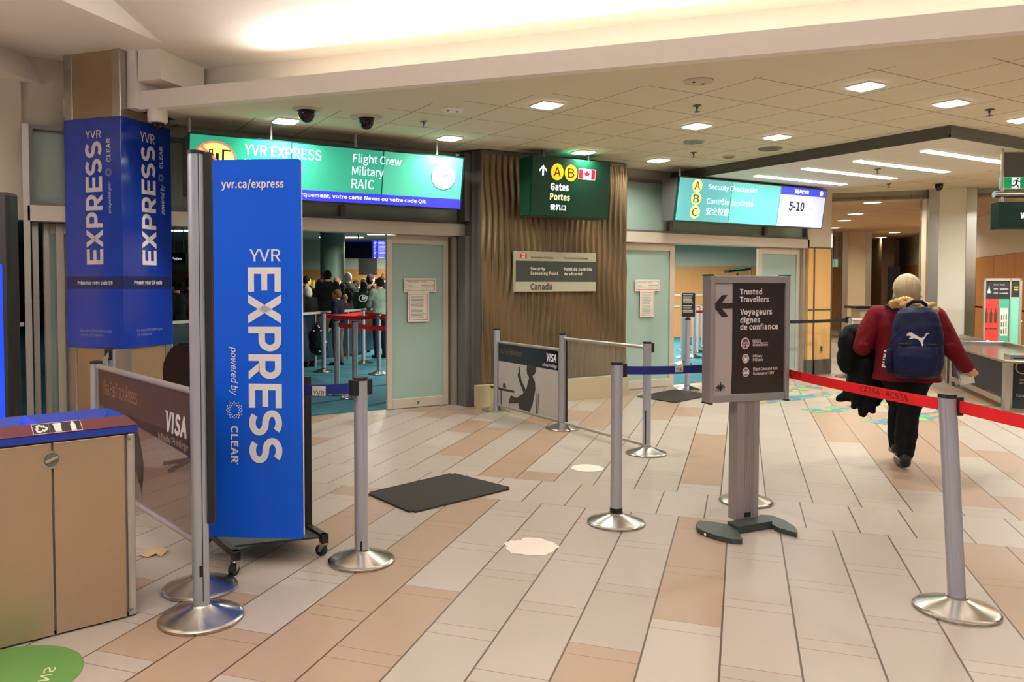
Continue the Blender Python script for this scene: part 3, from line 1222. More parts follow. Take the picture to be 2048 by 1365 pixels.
vs, P, hg, scr = videosign(1.42, 4.42, 'teal video sign with clock and Flight Crew lettering over the left doors', [('2FA886', .62), ('3AAE90', .62), ('52BC9E', .62)], [2.417 - 1.42, 3.432 - 1.42], 2.935, 2.37, (1.45, 2.25, 3.17, 4.16))
E_WHITE = emat('lit_white_letters', 'F2F6FF', .95)
b = bm_new()
Wd = 3.0
rect(b, P, 0, 0, Wd, .107, .001)
obj('ticker_band', b, emat('lit_blue_band', '3B3BD6', .75), scr[2], fix=False)
b = bm_new()
ptext(b, P, 'YVR EXPRESS', 489, 294, 643, 316)
ptext(b, P, 'NEXUS', 489, 320, 560, 340)
ptext(b, P, 'Flight Crew', 706, 311, 803, 333)
ptext(b, P, 'Military', 704, 334, 767, 357)
ptext(b, P, 'RAIC', 703, 359, 748, 378)
u, v0_, u1, v1_ = pxbox(P, 560, 384, 853, 410)
text(b, P, "Présentez votre carte d'embarquement, votre carte Nexus ou votre code QR.", (P.uv(420, 380)[0], .028, P.uv(853, 403)[0], .085), bold=.012)
obj('lettering', b, E_WHITE, scr[1], fix=False)
b = bm_new()
u, v = P.uv(430, 319)
disc(b, P, u, v, .20, .17, .002)
obj('pictogram_disc', b, emat('lit_yellow', 'E6E27E', .8), scr[0], fix=False)
b = bm_new()
ring(b, P, u, v, .185, .205, .003, 36, .86)
ca_, sa_ = math.cos(-.72), math.sin(-.72)
poly(b, P, [(u + a * ca_ - c * sa_, v + a * sa_ + c * ca_) for a, c in ((-.19, -.012), (.19, -.012), (.19, .012), (-.19, .012))], .004)
obj('prohibition_ring', b, emat('lit_pink_red', 'F0706C', .8), scr[0], fix=False)
b = bm_new()
for a0, c0, a1, c1 in ((-.075, -.10, -.015, .05), (.005, -.10, .035, .06), (.065, -.12, .085, .10), (.065, .085, .15, .10), (-.06, .05, -.05, .085), (-.03, .05, -.02, .085), (-.06, .085, -.02, .094)):
    rect(b, P, u + a0, v + c0, u + a1, v + c1, .0035)
obj('luggage_pictogram', b, 'txt_black', scr[0], fix=False)
b = bm_new()
u, v = P.uv(887, 353.5)
disc(b, P, u, v, .155, .148, .002, 40)
obj('clock_face', b, emat('lit_clock_white', 'E8ECFA', .75), scr[2], fix=False)
b = bm_new()
for i in range(12):
    a = i * math.pi / 6
    disc(b, P, u + .125 * math.sin(a), v + .12 * math.cos(a), .005, None, .003, 8)
for a, l, wd in ((-.55, .12, .004), (1.0, .085, .005)):
    dx, dy = math.sin(a), math.cos(a)
    poly(b, P, [(u - dy * wd, v + dx * wd), (u + dy * wd, v - dx * wd), (u + dx * l + dy * wd * .5, v + dy * l - dx * wd * .5), (u + dx * l - dy * wd * .5, v + dy * l + dx * wd * .5)], .003)
ring(b, P, u, v, .152, .158, .003, 40, .95)
obj('clock_hands', b, emat('clock_blue_grey', '2A376E', .1), scr[2], fix=False)

vs2, P, hg, scr = videosign(7.79, 10.89, 'pale teal video sign reading Security Checkpoint over the right doors', [('5CB6BC', .68), ('66CCCA', .68), ('BFC6F2', .78)], [8.814 - 7.79, 9.843 - 7.79], 2.955, 2.38, (7.95, 8.9, 9.9, 10.75))
b = bm_new()
k = 320 / 2048
q = lambda *a: tuple((1350 if i % 2 == 0 else 340) + a[i] * k for i in range(4))
ptext(b, P, 'Security Checkpoint', *q(425, 205, 1055, 290))
ptext(b, P, 'Contrôle de sûreté', *q(407, 370, 1003, 455))
ptext(b, P, '安全检查', *q(395, 485, 690, 585))
obj('lettering', b, E_WHITE, scr[0], fix=False)
for ch, cx, cy in (('A', 286, 204), ('B', 270, 368), ('C', 253, 540)):
    b = bm_new()
    u, v = P.uv(1350 + cx * k, 340 + cy * k)
    disc(b, P, u, v, .095, .09, .002)
    d_ = obj('gate_disc', b, emat('lit_pale_yellow', 'E6EA93', .8), scr[0], fix=False)
    b = bm_new()
    text(b, P, ch, (u - .055, v - .055, u + .055, v + .055), d=.004)
    o_ = obj('gate_letters', b, 'txt_black', scr[0], fix=False)
b = bm_new()
rect(b, P, 9.843 - 7.79 + .006, hg - .11, 3.09, hg, .001)
obj('title_band', b, emat('lit_blue_title', '3744D8', .8), scr[2], fix=False)
b = bm_new()
u0 = 9.843 - 7.79
text(b, P, '预估等候时间', (u0 + .31, hg - .085, u0 + .63, hg - .022), bold=.01)
obj('title_lettering', b, E_WHITE, scr[2], fix=False)
b = bm_new()
text(b, P, '5-10', (u0 + .22, .235, u0 + .57, .375), bold=.02)
obj('time_lettering', b, emat('navy_time', '0E1050', .1), scr[2], fix=False)
b = bm_new()
text(b, P, 'min', (u0 + .66, .26, u0 + .79, .30), shear=.2)
text(b, P, 'YVR estimated security wait time', (u0 + .2, .05, u0 + .76, .085))
obj('faint_lettering', b, emat('faint_lilac', 'A9AEDC', .6), scr[2], fix=False)
b = bm_new()
disc(b, P, u0 + .93, hg - .055, .04, None, .004)
obj('logo_disc', b, emat('lit_logo', 'E4EFC0', .8), scr[2], fix=False)

# gates box sign
YG = 7.72
t = thing('gates_sign', 'dark green box sign with yellow A and B discs reading Gates Portes', 'sign', (5.8, 7.85, 2.31))
yb_, yt_ = YG + .05, YG
gx0, gz0, gx1, gz1 = 5.245, 2.313, 6.435, 3.02
P = Plane((gx0, yb_, gz0), (1, 0, 0), (0, yt_ - yb_, gz1 - gz0))
b = bm_new()
prism(b, [(gx0, yb_, gz0), (gx0, yt_, gz1), (gx0, 8.0, gz1), (gx0, 8.0, gz0)], (gx1 - gx0, 0, 0))
bmesh.ops.bevel(b, geom=b.edges[:], offset=.012, segments=2, affect='EDGES')
obj('box', b, 'green_sign', t)
b = bm_new()
for x in (5.5, 6.2):
    cyl(b, (x, 7.87, 3.0), (x, 7.87, ZC), .02)
obj('hanging_rod', b, 'alu_dark', t)
k = 400 / 1517
q = lambda a, c, d, e: (900 + a * k, 280 + c * k, 900 + d * k, 280 + e * k)
b = bm_new()
ptext(b, P, 'Gates', *q(762, 330, 900, 385), bold=.025)
ptext(b, P, '登机口', *q(757, 490, 877, 535), bold=.02)
a0 = pxbox(P, *q(678, 188, 734, 270))
uu = lambda x, y: (a0[0] + (a0[2] - a0[0]) * x, a0[1] + (a0[3] - a0[1]) * y)
poly(b, P, [uu(*z) for z in ((.5, 1), (1, .55), (1, .32), (.62, .68), (.62, 0), (.38, 0), (.38, .68), (0, .32), (0, .55))], .003)
obj('white_lettering', b, emat('lit_sign_white', 'F4F6FF', 1.0), t, fix=False)
b = bm_new()
ptext(b, P, 'Portes', *q(758, 408, 908, 460), bold=.022)
obj('cream_lettering', b, emat('lit_sign_cream', 'EFF0B4', 1.0), t, fix=False)
for ch, cx, cy in (('A', 813, 243), ('B', 917, 252)):
    b = bm_new()
    u, v = P.uv(900 + cx * k, 280 + cy * k)
    disc(b, P, u, v, .093, .1, .003)
    d_ = obj('gate_disc', b, emat('lit_gate_yellow', 'F6B91F', .95), t, fix=False)
    b = bm_new()
    text(b, P, ch, (u - .052, v - .055, u + .052, v + .055), d=.005)
    obj('gate_letter', b, emat('gate_letter_brown', '3A1F0C', .1), d_, fix=False)


def flag(P, bx, parent, d=.003, emis=0., bands=True):
    u0, v0, u1, v1 = bx
    b = bm_new()
    rect(b, P, u0, v0, u1, v1, d)
    f = obj('flag', b, emat('lit_flag_white', 'F4F0F4', .9) if emis else 'paper', parent, fix=False)
    b = bm_new()
    wd, hd = u1 - u0, v1 - v0
    mx_, my = .02 * wd if emis else 0, .05 * hd if emis else 0
    rect(b, P, u0 + mx_, v0 + my, u0 + .25 * wd, v1 - my, d + .001)
    rect(b, P, u1 - .25 * wd, v0 + my, u1 - mx_, v1 - my, d + .001)
    poly(b, P, [((u0 + u1) / 2 + x * hd * .72, (v0 + v1) / 2 + y * hd * .72) for x, y in LEAF], d + .001)
    obj('maple_leaf', b, emat('lit_flag_red', 'E0152B', .8) if emis else 'red', f, fix=False)


flag(P, pxbox(P, *q(974, 222, 1101, 303)), t, .003, 1)

# canada plaque on the bronze wall
P = Plane((5.233, 8.06, 1.405), (1, 0, 0))
t = thing('wall_plaque', 'grey and green wall plaque reading Security Screening Point on bronze wall', 'sign', (5.85, 8.08, 1.405))
pw, ph = 1.245, .497
b = bm_new()
pbox(b, P, 0, 0, pw, ph, -.055, 0, .004)
obj('board', b, mat('pale_green_grey_board', 'ACA98F', .5), t)
b = bm_new()
rect(b, P, .002, .123, pw - .002, .38, .001)
obj('dark_band', b, mat('dark_slate_print', '3B403B', .5), t, fix=False)
k = 190 / 2048
q = lambda a, c, d, e: (1020 + a * k, 490 + c * k, 1020 + d * k, 490 + e * k)
b = bm_new()
ptext(b, P, 'Security', *q(440, 475, 755, 568), bold=.025)
ptext(b, P, 'Screening Point', *q(440, 578, 1037, 668), bold=.025)
ptext(b, P, 'Point de contrôle', *q(1160, 485, 1760, 565), bold=.025)
ptext(b, P, 'de sécurité', *q(1160, 588, 1555, 660), bold=.025)
obj('pale_lettering', b, mat('pale_print', 'D9D3BE', .5), t, fix=False)
b = bm_new()
ptext(b, P, 'Government of Canada', *q(450, 247, 930, 297))
ptext(b, P, 'Gouvernement du Canada', *q(1165, 262, 1675, 312))
ptext(b, P, 'Canada', *q(440, 826, 900, 970), bold=.008)
obj('dark_lettering', b, mat('charcoal_print', '2B2923', .5), t, fix=False)
flag(P, pxbox(P, *q(215, 196, 358, 280)), t)
flag(P, pxbox(P, *q(832, 830, 905, 872)), t, .004)

# notices on the door leaves
def notice(P, bx1, bx2, label):
    for name, bx, lab in (('restricted_area_notice', bx1, 'red framed restricted area notice on the %s' % label), ('text_notice', bx2, 'tall red framed text notice below another on the %s' % label)):
        u0, v0, u1, v1 = bx
        b = bm_new()
        pbox(b, P, u0, v0, u1, v1, .001, .003)
        o = obj(name, b, 'paper')
        tag(o, lab, 'notice')
        b = bm_new()
        m_ = .02
        for r_ in ((u0 + m_, v0 + m_, u1 - m_, v0 + m_ + .006), (u0 + m_, v1 - m_ - .006, u1 - m_, v1 - m_), (u0 + m_, v0 + m_, u0 + m_ + .006, v1 - m_), (u1 - m_ - .006, v0 + m_, u1 - m_, v1 - m_)):
            rect(b, P, *r_, .0036)
        obj('red_border', b, 'red', o, fix=False)
        b = bm_new()
        if name[0] == 'r':
            h_ = v1 - v0
            wd = u1 - u0
            text(b, P, 'Restricted\nArea', (u0 + .1 * wd, v0 + .42 * h_, u0 + .44 * wd, v0 + .8 * h_), bold=.02, d=.0038)
            text(b, P, 'Zone\nréglementée', (u0 + .52 * wd, v0 + .42 * h_, u0 + .92 * wd, v0 + .8 * h_), bold=.02, d=.0038)
            text(b, P, 'Authorized Persons\nOnly', (u0 + .1 * wd, v0 + .17 * h_, u0 + .44 * wd, v0 + .35 * h_), d=.0038)
            text(b, P, 'Personnes autorisées\nseulement', (u0 + .52 * wd, v0 + .17 * h_, u0 + .92 * wd, v0 + .35 * h_), d=.0038)
        else:
            n = 18
            for i in range(n):
                if i == 9:
                    continue
                y_ = v1 - .055 - (v1 - v0 - .1) * i / (n - 1)
                ln = (u1 - u0 - .08) * (.75 + .25 * rnd.random())
                rect(b, P, u0 + .04, y_ - .003, u0 + .04 + ln, y_ + .003, .0038)
        obj('print', b, mat('grey_print', '7C776F', .6), o, fix=False)


P = Plane((0, 8.565, 0), (1, 0, 0))
notice(P, (3.972, 1.40, 4.405, 1.57), (4.02, 1.045, 4.305, 1.40), 'left doors')
P = Plane((0, 8.515, 0), (1, 0, 0))
notice(P, (7.55, 1.40, 8.01, 1.565), (7.64, 1.03, 7.91, 1.40), 'right doors')

# ================================================================== BARRIER POSTS
def stanchion(loc, label, group=None, height=1.0, lean=(0, 0), collar=False, cas=(), slot=None, name='stanchion'):
    """cas: directions (angle in degrees) in which a belt cassette sticks out of the head"""
    p = V(loc)
    t = thing(name, label, 'barrier post', p, group)
    lv = V((lean[0], lean[1], 0))
    top = p + V((0, 0, height)) + lv
    b = bm_new()
    lathe(b, [(.176, .001), (.178, .004), (.178, .012), (.172, .017), (.16, .021), (.05, .058), (.044, .062), (.044, .07), (.001, .07)], p, 56)
    obj('base', b, 'steel_base', t, True)
    b = bm_new()
    q0 = p + V((0, 0, .07))
    ax = (top - q0)
    a = V((1, 0, 0))
    n = 36
    rings = []
    for z in (0, 1):
        c = q0 + ax * z
        row = []
        for i in range(n):
            an = 2 * math.pi * i / n + .15
            r = .0365 if i % 9 else .0335
            row.append(b.verts.new(c + V((math.cos(an) * r, math.sin(an) * r, 0))))
        rings.append(row)
    for i in range(n):
        b.faces.new([rings[0][i], rings[0][(i + 1) % n], rings[1][(i + 1) % n], rings[1][i]])
    b.faces.new(rings[1])
    pole = obj('pole', b, 'pole', t, True)
    if collar:
        b = bm_new()
        cyl(b, p + V((0, 0, .066)), p + V((0, 0, .10)), .0385, None, 28)
        obj('collar', b, 'black', t, True)
    b = bm_new()
    cyl(b, top + V((0, 0, -.006)), top + V((0, 0, .012)), .0385, .037, 28)
    obj('cap', b, 'black', t, True)
    for an in cas:
        u = V((math.cos(R(an)), math.sin(R(an)), 0))
        v = V((-u.y, u.x, 0))
        b = bm_new()
        fbox(b, top + u * .026 - v * .026 - V((0, 0, .085)), u, v, V((0, 0, 1)), .035, .052, .085, .004)
        obj('belt_cassette', b, 'black', t)
    if slot:
        b = bm_new()
        u = V((-p.x, -p.y, 0)).normalized()
        v = V((-u.y, u.x, 0))
        fbox(b, p + u * .034 - v * (slot[2] + .005) + V((0, 0, slot[0])), v, u, V((0, 0, 1)), .01, .004, slot[1])
        obj('slot_strip', b, 'black', t)
    return t, top


S_R, T_R = stanchion((3.683, 1.969, 0), 'leaning steel barrier post at right holding the red belt', None, .985, (-.055, .031), False, (-30,))
S_M, T_M = stanchion((3.2, 3.77, 0), 'steel barrier post with blue belt left of the trusted travellers sign', None, 1.0, (0, 0), True, (0,))
S_L, T_L = stanchion((1.566, 3.93, 0), 'short steel barrier post right of the blue wheeled sign board', None, .985, (0, 0), False, (190, 15), (.07, .05, 0))
S_B, T_B = stanchion((4.29, 3.70, 0), 'steel barrier post hidden behind the trusted travellers sign', None, .985, (0, 0), False, (180, -60))
S_A, T_A = stanchion((.736, 3.965, 0), 'steel barrier post behind the tall pole holding the tinted panel', None, .985)
S_P, T_P = stanchion((.413, 5.611, 0), 'barrier post at far end of the tinted panel with grey belt', None, .985, (0, 0), False, (70,))
S_C, T_C = stanchion((.604, 6.81, 0), 'steel barrier post in front of the blue wrapped column', None, .985, (0, 0), False, (-110,))
S_1, T_1 = stanchion((4.88, 7.92, 0), 'steel barrier post against bronze wall at far end of printed panel', None, .96)
S_2, T_2 = stanchion((4.835, 6.549, 0), 'steel barrier post between printed panel and empty frame', None, .98)
S_3, T_3 = stanchion((4.758, 5.204, 0), 'steel barrier post with black belt head ending the empty frame', None, .98, (0, 0), False, (0,), (.09, .30, .01))
S_X, T_X = stanchion((3.1, .55, 0), 'steel barrier post at the far right end of the red belt', None, .985, (0, 0), False, (120,))

# tall pole
t = thing('tall_pole', 'tall steel pole with black rail on round steel base beside the blue sign board', 'pole', (.673, 3.602, 0))
p = V((.673, 3.602, 0))
b = bm_new()
lathe(b, [(.182, .001), (.184, .004), (.184, .013), (.178, .018), (.166, .022), (.05, .062), (.042, .07), (.001, .07)], p, 60)
obj('base', b, 'steel_base', t, True)
b = bm_new()
cyl(b, p + V((0, 0, .07)), p + V((0, 0, 2.065)), .036, None, 36)
obj('pole', b, 'pole', t, True)
b = bm_new()
u = V((-p.x, -p.y, 0)).normalized()
v = V((-u.y, u.x, 0))
fbox(b, p + u * .0335 + v * .007 + V((0, 0, .09)), v, u, V((0, 0, 1)), .0035, .003, 1.97)
fbox(b, p + u * .034 - v * .006 + V((0, 0, .20)), v, u, V((0, 0, 1)), .013, .003, .05)
obj('groove', b, 'black', t)
b = bm_new()
cyl(b, p + V((0, 0, 2.06)), p + V((0, 0, 2.075)), .039, None, 30)
obj('cap', b, 'black', t, True)
b = bm_new()
rv = RT
fh = V((FW.x, FW.y, 0)).normalized()
fbox(b, p + rv * .036 + fh * -.012 + V((0, 0, .43)), rv, fh, V((0, 0, 1)), .031, .03, 1.64, .003)
obj('rail', b, 'black_metal', t)


# ================================================================== BELTS
def belt(pts, m, label, h=.052, sag=.012):
    P0, P1 = V(pts[0]), V(pts[1])
    d = (P1 - P0)
    u = V((d.x, d.y, 0)).normalized()
    n = V((-u.y, u.x, 0))
    N = 14
    b = bm_new()
    rows = []
    for i in range(N + 1):
        s = i / N
        c = P0 + d * s - V((0, 0, sag * 4 * s * (1 - s)))
        rows.append([b.verts.new(c + n * o + V((0, 0, z))) for o, z in ((-.001, -h / 2), (.001, -h / 2), (.001, h / 2), (-.001, h / 2))])
    for A, B in zip(rows, rows[1:]):
        for i in range(4):
            b.faces.new([A[i], A[(i + 1) % 4], B[(i + 1) % 4], B[i]])
    b.faces.new(rows[0])
    b.faces.new(rows[-1])
    o = solo('barrier_belt', b, m, label, 'belt')
    return o, Plane(P0 - n * 0, u)


M['belt_blue'] = mat('navy_webbing', '12226E', .75, noise=.08, scale=60, stretch=(1, 1, 6))
M['belt_red'] = mat('red_webbing', 'D5141B', .7, noise=.08, scale=60, stretch=(1, 1, 6))
M['belt_black'] = mat('black_webbing', '17181A', .75)
M['belt_grey'] = mat('grey_webbing', '8C8B86', .75)
o, P = belt((T_M + V((.05, 0, -.043)), T_B + V((-.05, 0, -.043))), 'belt_blue', 'navy barrier belt with white patch left of the trusted travellers sign')
b = bm_new()
c = pxbox(P, 1348, 728, 1368, 738)
um = P.uv(1358, 733)[0]
pbox(b, P, um - .033, -.033, um + .033, .016, .0015, .0025)
obj('patch', b, 'paper', o)
b = bm_new()
text(b, P, 'YVR', (um - .026, -.03, um + .026, -.006), d=.0032)
obj('lettering', b, 'txt_black', o, fix=False)
o, P = belt((T_B + V((.055, -.01, -.043)), T_R + V((.02, .045, -.043))), 'belt_red', 'red barrier belt with dark print between trusted travellers sign and leaning post', .055)
M['belt_print'] = mat('dark_red_print', '5E0E10', .7)
P2 = Plane(P.p, P.u)
b = bm_new()
L_ = (T_R - T_B).length - .1
for s in (.12, .68):
    b = bm_new()
    text(b, P2, 'CATSA - ACSTA', (L_ * s + .02, -.022, L_ * s + .40, .012), d=.0022)
    obj('lettering', b, 'belt_print', o, fix=False)
belt((T_R + V((.02, -.045, -.043)), T_X + V((0, .045, -.043))), 'belt_red', 'red barrier belt running out of the picture at right', .055)
q1 = lateral(588, 4.22)
o, P = belt((V((q1.x, q1.y, .925)), T_L + V((-.05, -.006, -.043))), 'belt_blue', 'navy barrier belt with YVR patch between blue sign board and short post', .055, .006)
b = bm_new()
um = P.uv(638, 781)[0]
pbox(b, P, um - .038, -.03, um + .038, .022, .0015, .0025)
obj('patch', b, 'paper', o)
b = bm_new()
text(b, P, 'YVR', (um - .032, -.027, um + .032, -.002), d=.0032)
obj('lettering', b, 'txt_black', o, fix=False)
belt((T_P + V((.014, .045, -.04)), T_C + V((-.014, -.045, -.04))), 'belt_grey', 'grey barrier belt in front of the blue wrapped column', .05, .004)


# ================================================================== PANELS ON THE POSTS
def panel(P, u0, v0, u1, v1, fr, name, label, frame_m='alu', r=.017):
    t = thing(name, label, 'barrier panel', P.pt((u0 + u1) / 2, v0))
    b = bm_new()
    cyl(b, P.pt(u0, v1), P.pt(u1, v1), r, None, 14)
    cyl(b, P.pt(u0, v0), P.pt(u1, v0), r, None, 14)
    for u in (u0 + .008, u1 - .008):
        pbox(b, P, u - .011, v0, u + .011, v1, -.011, .011)
    obj('frame', b, frame_m, t, True)
    return t


def clear(name, col, a, rough=.12):
    m = mat(name, col, rough, noise=.02, alpha=a, spec=.5)
    return m


# left tinted panel
d = (S_P.location - S_A.location)
PA = Plane((S_P.location.x, S_P.location.y, 0), -d)
Lp = d.length
t = panel(PA, .05, .225, Lp - .05, .965, 1, 'tinted_panel', 'tinted brown see-through advertising panel left of the tall pole')
b = bm_new()
pbox(b, PA, .07, .235, Lp - .07, .725, -.003, .003)
obj('clear_sheet', b, clear('smoked_sheet', '7A5A44', .42, .35), t)
b = bm_new()
prism(b, [PA.pt(.07, .725, -.003), PA.pt(Lp - .07, .63, -.003), PA.pt(Lp - .07, .95, -.003), PA.pt(.07, .95, -.003)], PA.n * .006)
obj('brown_band', b, clear('brown_tint_sheet', '4A2E22', .86, .6), t)
b = bm_new()
text(b, PA, 'Visa FasTrack Access', (.16, .80, .80, .90), d=.0045)
obj('gold_lettering', b, mat('gold_print', '8A6440', .5), t, fix=False)
b = bm_new()


def visa(b, P, u0, v0, u1, v1, d=.0045):
    text(b, P, 'VISA', (u0, v0, u1, v1), bold=.03, shear=.2, d=d)
    w_ = u1 - u0
    poly(b, P, [(u0 - .06 * w_, v1), (u0 + .1 * w_, v1), (u0 + .13 * w_, v1 - .3 * (v1 - v0))], d)


visa(b, PA, Lp - .42, .715, Lp - .14, .83)
obj('white_lettering', b, 'white', t, fix=False)
b = bm_new()
text(b, PA, 'Infinite Privilege', (Lp - .54, .65, Lp - .12, .70), d=.0045)
obj('small_lettering', b, mat('tan_print', '9C8672', .5), t, fix=False)
M['sil'] = clear('grey_silhouette', '2A2420', .7)
b = bm_new()
sil = [(0, .62), (.03, .66), (.07, .64), (.10, .56), (.12, .48), (.115, .40), (.10, .34), (.105, .26), (.085, .33), (.03, .42), (-.02, .45), (-.06, .50), (-.05, .58)]
poly(b, PA, [(Lp * .42 + x * 1.6, y) for x, y in sil], .004)
obj('silhouette_print', b, 'sil', t, fix=False)

# right printed panel and empty frame, in line along x = 4.85
PV = Plane((4.872, 7.92, 0), (-.028, -1, 0))
U2, U3 = 7.92 - 6.549, 7.92 - 5.204
t = panel(PV, .045, .07, U2 - .045, .815, 1, 'printed_panel', 'printed advertising panel with dark silhouette in front of the bronze wall')
b = bm_new()
pbox(b, PV, .06, .08, U2 - .06, .595, -.003, .003)
obj('pale_sheet', b, clear('pale_grey_print', 'B7AFA9', .9), t)
b = bm_new()
pbox(b, PV, .06, .595, U2 - .06, .80, -.003, .003)
obj('navy_band', b, clear('navy_print', '1B1E30', .95, .15), t)
b = bm_new()
text(b, PV, 'Visa FasTrack Access', (.10, .685, .60, .755), d=.0045)
obj('gold_lettering', b, mat('dull_gold_print', '6E5F3C', .5), t, fix=False)
b = bm_new()
visa(b, PV, U2 - .29, .675, U2 - .11, .765)
text(b, PV, 'Infinite Privilege', (U2 - .37, .61, U2 - .10, .655), d=.0045)
obj('white_lettering', b, 'white', t, fix=False)


def pv(x, y):
    return PV.uv(920 + x * .24915, 620 + y * .24915)


b = bm_new()
poly(b, PV, [pv(*z) for z in ((540, 450), (560, 440), (610, 455), (615, 490), (600, 520), (585, 530), (588, 545), (605, 580), (608, 640), (598, 690), (585, 760), (555, 835), (480, 800), (470, 750), (395, 752), (398, 720), (412, 688), (455, 708), (500, 680), (535, 640), (545, 590), (556, 555), (555, 535), (542, 520), (537, 480))], .0045)
poly(b, PV, [pv(*z) for z in ((470, 458), (484, 462), (486, 500), (494, 560), (530, 640), (515, 672), (480, 580), (467, 535), (466, 515), (474, 505))], .0046)
poly(b, PV, [pv(*z) for z in ((248, 607), (440, 652), (438, 668), (248, 628))], .0046)
poly(b, PV, [pv(*z) for z in ((328, 630), (336, 632), (336, 770), (328, 770))], .0046)
poly(b, PV, [pv(*z) for z in ((345, 620), (350, 590), (366, 590), (372, 622), (380, 630))], .0046)
poly(b, PV, [pv(*z) for z in ((612, 855), (618, 670), (624, 670), (619, 848), (626, 848), (631, 670), (637, 672), (628, 850), (690, 872), (686, 880))], .0046)
obj('silhouette_print', b, mat('dark_olive_print', '34332F', .5), t, fix=False)
t = panel(PV, U2 + .045, .065, U3 - .045, .935, 1, 'empty_frame', 'open aluminium barrier frame with clear sheet beside the printed panel')
b = bm_new()
pbox(b, PV, U2 + .068, .07, U2 + .082, .92, -.008, .008)
obj('gasket', b, 'black', t)
b = bm_new()
pbox(b, PV, U2 + .082, .07, U3 - .05, .92, -.002, .002)
obj('clear_sheet', b, clear('clear_sheet', 'D8E0DC', .06, .05), t)

# ================================================================== BLUE SIGN BOARD ON WHEELS
dd = 4.07
ub = (RT * math.cos(R(5)) - fh * math.sin(R(5))).normalized()
cb = lateral(508, dd)
PB = Plane(cb - ub * .262 + V((0, 0, .165)), ub)
Wb = PB.uv(604.5, 700)[0]
Hb = PB.uv(510, 319)[1]
t = thing('wheeled_sign_board', 'tall blue sign board with white sideways lettering on a black wheeled base', 'sign', cb)
b = bm_new()
pts = []
rr = .022
for cx, cy, a0 in ((Wb - rr, Hb - rr, 0), (rr, Hb - rr, 90), (rr, rr, 180), (Wb - rr, rr, 270)):
    for i in range(7):
        a = R(a0 + 15 * i)
        pts.append(PB.pt(cx + rr * math.cos(a), cy + rr * math.sin(a), -.012))
prism(b, pts, PB.n * .012)
board = obj('board', b, 'blue', t)
b = bm_new()
pbox(b, PB, .004, .004, Wb - .004, Hb - .004, -.018, -.0125)
obj('backing', b, 'black_metal', t)
b = bm_new()
c3 = lambda x, y: (430 + x * .19789, 680 + y * .19789)
ptext(b, PB, 'yvr.ca/express', 443, 359, 567.5, 381, bold=.018)
ptext(b, PB, 'YVR', 499.5, 499, 561.5, 523)
heavy(b, PB, pxbox(PB, 497.5, 535, 563.5, 927.5), -90)
x0, y0 = c3(142, 70)
x1, y1 = c3(232, 563)
ptext(b, PB, 'powered by', x0, y0, x1, y1, rot=-90, shear=.22)
x0, y0 = c3(162, 868)
x1, y1 = c3(238, 1245)
ptext(b, PB, 'CLEAR', x0, y0, x1, y1, rot=-90, bold=.022)
dots(b, PB, *PB.uv(*c3(198, 711)), .044, .0025)
disc(b, PB, *PB.uv(*c3(229, 1254)), .003)
obj('lettering', b, 'white', board, fix=False)
b = bm_new()
ring_ = [PB.pt(Wb + .0015, .02, -.011), PB.pt(Wb + .0015, Hb - .02, -.011)]
fbox(b, PB.pt(Wb, .02, -.011), PB.u, PB.w, PB.n, .003, Hb - .04, .010)
obj('white_edge', b, 'white', board)
# base frame
arm = (onz(655, 1068, .16) - onz(617, 1045, .16))
arm.z = 0
arm.normalize()
ac = V((-arm.y, arm.x, 0))
fr_r = onz(651, 1070, .122)
fr_l = onz(474, 1104, .122)
BL = .62
b = bm_new()
for q in (fr_r, fr_l):
    b = bm_new()
    fbox(b, V((q.x, q.y, .087)) - arm * BL - ac * .02, arm, ac, V((0, 0, 1)), BL, .04, .035, .004)
    fbox(b, V((q.x, q.y, .072)) - arm * .04 - ac * .02, arm, ac, V((0, 0, 1)), .04, .04, .05, .003)
    obj('base_arm', b, 'black_metal', t)
b = bm_new()
q0, q1, q2, q3 = fr_l - arm * BL, fr_r - arm * BL, fr_r - arm * .03, fr_l - arm * .16
prism(b, [V((q.x, q.y, .095)) for q in (q0, q1, q2, q3)], (0, 0, .012))
obj('base_tray', b, mat('dark_grey_tray', '3A3834', .5), t)
for side, q in ((1, fr_r), (0, fr_l)):
    b = bm_new()
    hgt = 1.0 if side else .95
    c = q - arm * (.235 if side else .36)
    fbox(b, V((c.x, c.y, .12)) - arm * .018 - ac * .018, arm, ac, V((0, 0, 1)), .036, .036, hgt - .15, .003)
    obj('upright', b, 'black_metal', t)
b = bm_new()
for z in (.5, .75):
    pbox(b, PB, .10, z, .38, z + .04, -.10, -.011)
obj('mount_bracket', b, 'black_metal', t)


def caster(q, parent, face_):
    p = V((q.x, q.y, 0))
    s = V((-face_.y, face_.x, 0))
    c = p + face_ * .018 + V((0, 0, .031))
    b = bm_new()
    cyl(b, c - s * .014, c + s * .014, .031, None, 24)
    wheel = obj('caster_wheel', b, 'rubber', parent, True)
    b = bm_new()
    for o in (-.019, .016):
        prism(b, [c + s * o + V((0, 0, -.008)) - face_ * .008, c + s * o + V((0, 0, -.008)) + face_ * .008, p + s * o + V((0, 0, .07)) + face_ * .02, p + s * o + V((0, 0, .07)) - face_ * .02], s * .003)
    cyl(b, p + V((0, 0, .064)), p + V((0, 0, .074)), .02, None, 16)
    cyl(b, c - s * .022, c + s * .022, .007, None, 10)
    obj('caster_fork', b, 'steel', wheel)


caster(fr_r - arm * .02, t, (-RT + fh * .5).normalized())
caster(fr_l - arm * .02, t, (-fh - RT * .3).normalized())
caster(fr_r - arm * (BL - .03), t, RT)
caster(fr_l - arm * (BL - .03), t, RT)

